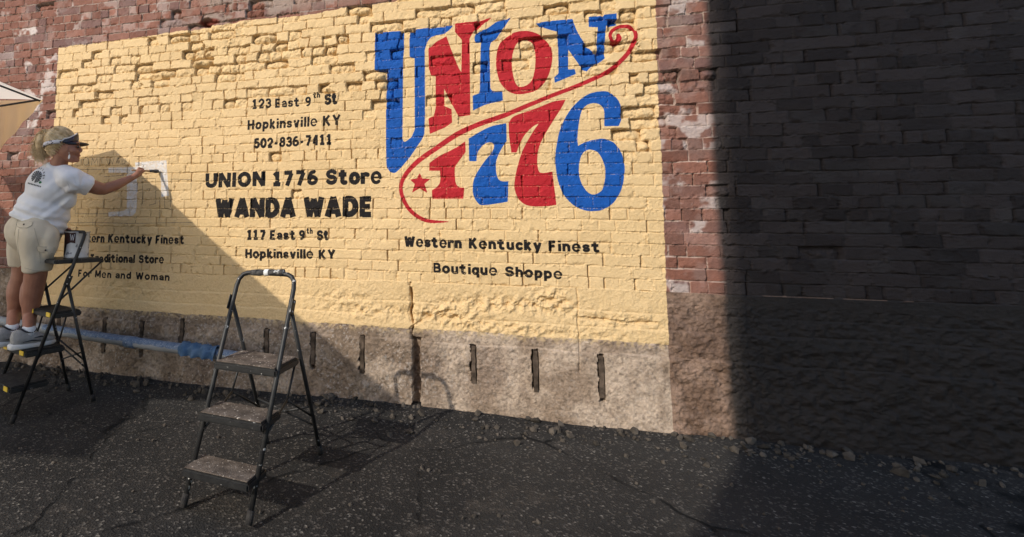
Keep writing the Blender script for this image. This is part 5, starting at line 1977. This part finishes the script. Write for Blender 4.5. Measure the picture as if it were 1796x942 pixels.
for az in range(94, 267, 8):
    t = abs(az - 180) / 96
    kb = 0.93 + 0.09 * max(0.0, t - 0.35) / 0.65
    lo = on_head(az, -0.062 + 0.042 * t, kb)
    hi_ = on_head(az, -0.034 + 0.040 * t, kb * 1.005)
    rows.append((bm.verts.new(lo), bm.verts.new(hi_)))
for a, b_ in zip(rows, rows[1:]):
    bm.faces.new((a[0], b_[0], b_[1], a[1]))
bd = from_bm('band', bm, m_floral, visor, True)
bs_ = bd.modifiers.new('cloth', 'SOLIDIFY')
bs_.thickness = 0.006
bs_.offset = 0
bm = bmesh.new()
tube(bm, [on_head(az, 0.012 + 0.082 * max(0, math.cos(rad(az))) ** 1.3 - (0.02 if az < -90 else 0), 1.01 - 0.13 * max(0, math.cos(rad(az)))) for az in range(-112, -30, 8)], 0.0040, 6)
from_bm('strap', bm, m_white, visor, True)

# --- socks and shoes
for a_ in (ankN, ankF):
    g = Vector((a_.x, a_.y, foot_z))
    bm = bmesh.new()
    tube(bm, [Vector((a_.x, a_.y, foot_z + 0.075)), Vector((a_.x, a_.y, foot_z + 0.115)), Vector((a_.x, a_.y, foot_z + 0.135))], [0.042, 0.0425, 0.0415], 16)
    from_bm('sock', bm, m_white, woman, True)
    # the shoe is lofted from heel to toe
    secs = [(-0.106, .020, .030, .072), (-0.096, .033, .006, .098), (-0.072, .041, .002, .108), (-0.040, .044, .0, .104), (0.0, .045, .0, .100), (0.035, .046, .0, .088), (0.075, .048, .0, .066),
            (0.110, .049, .001, .050), (0.140, .044, .003, .042), (0.160, .032, .006, .034), (0.172, .014, .012, .026)]
    bm = bmesh.new()
    rings = []
    for (s, hw, zb, zt) in secs:
        ring = []
        for k in range(14):
            a = 2 * math.pi * k / 14
            ca, sa = math.cos(a), math.sin(a)
            zz = (zb + zt) / 2 + (zt - zb) / 2 * (abs(sa) ** 0.8 * (1 if sa > 0 else -1))
            wd = hw * (abs(ca) ** 0.6 * (1 if ca > 0 else -1)) * (1 - 0.22 * max(0, sa))
            ring.append(bm.verts.new(g + fwd * s + lft * wd + UP * (zz + 0.018)))
        rings.append(ring)
    for r0, r1 in zip(rings, rings[1:]):
        for k in range(14):
            bm.faces.new((r0[k], r0[(k + 1) % 14], r1[(k + 1) % 14], r1[k]))
    bm.faces.new(rings[0][::-1])
    bm.faces.new(rings[-1])
    shoe = from_bm('shoe', bm, m_grey, woman, True)
    bm = bmesh.new()
    outl = []
    for (s, hw) in [(-0.122, .015), (-0.112, .036), (-0.08, .046), (-0.02, .046), (0.04, .049), (0.09, .054), (0.13, .052), (0.158, .040), (0.178, .018)]:
        outl.append((s, hw))
    ring = [(s, hw) for s, hw in outl] + [(s, -hw) for s, hw in outl[::-1]]
    lev = [(0.0, 0.93), (0.005, 0.985), (0.020, 0.985), (0.027, 0.92)]
    rr_ = [[bm.verts.new(g + fwd * s * f + lft * w_ * f + UP * (z + (0.010 * max(0, (-s - 0.03) / 0.09) if i >= 2 else 0))) for s, w_ in ring] for i, (z, f) in enumerate(lev)]
    n = len(ring)
    for r0, r1 in zip(rr_, rr_[1:]):
        for k in range(n):
            bm.faces.new((r0[k], r0[(k + 1) % n], r1[(k + 1) % n], r1[k]))
    bm.faces.new(rr_[0][::-1])
    bm.faces.new(rr_[-1])
    from_bm('sole', bm, m_sole, shoe, True)
    bm = bmesh.new()
    tube(bm, [g + fwd * (-0.052 * math.cos(t) - 0.006) + lft * 0.038 * math.sin(t) + UP * (0.114 + 0.012 * math.cos(2 * t) + 0.008 * math.cos(t)) for t in np.linspace(0, 2 * math.pi, 19)], 0.0055, 6, False)
    from_bm('collar', bm, m_dark, shoe, True)
    for dz, s0, s1_ in ((0.046, -0.05, 0.06), (0.064, 0.02, 0.10)):
        bm = bmesh.new()
        tube(bm, [g - lft * 0.0465 + fwd * s0 + UP * dz, g - lft * 0.0485 + fwd * (s0 + s1_) / 2 + UP * (dz + .004), g - lft * 0.050 + fwd * s1_ + UP * (dz - .004)], [0.002, 0.005, 0.002], 6)
        from_bm('stripe', bm, m_dark, shoe, True)

# ---- the brush in her hand
brush = empty('paintbrush', BH, 'paintbrush held against the wall, loaded with white paint', 'paintbrush')
L_ = (BT - BH).length
bm = bmesh.new()
tube(bm, [BH + bdir * (L_ * t) for t in (0, .03, .2, .45, .60, .66)], [.004, .0065, .006, .0075, .0095, .0095], 12)
from_bm('handle', bm, noisy('wooden_handle', (0.42, 0.27, 0.15), (0.52, 0.35, 0.20), 20, 0.5), brush, True)
bm = bmesh.new()
tube(bm, [BH + bdir * (L_ * t) for t in (.64, .82)], [.0115, .0135], 12)
from_bm('ferrule', bm, noisy('dark_ferrule', (0.05, 0.05, 0.055), (0.10, 0.10, 0.105), 20, 0.4, 0.5, 0.5), brush, True)
bm = bmesh.new()
tube(bm, [BH + bdir * (L_ * t) for t in (.81, .90, .97, 1.0)], [.0135, .017, .015, .009], 12)
from_bm('bristles', bm, noisy('wet_bristles', (0.03, 0.025, 0.022), (0.10, 0.09, 0.085), 60, 0.4), brush, True)
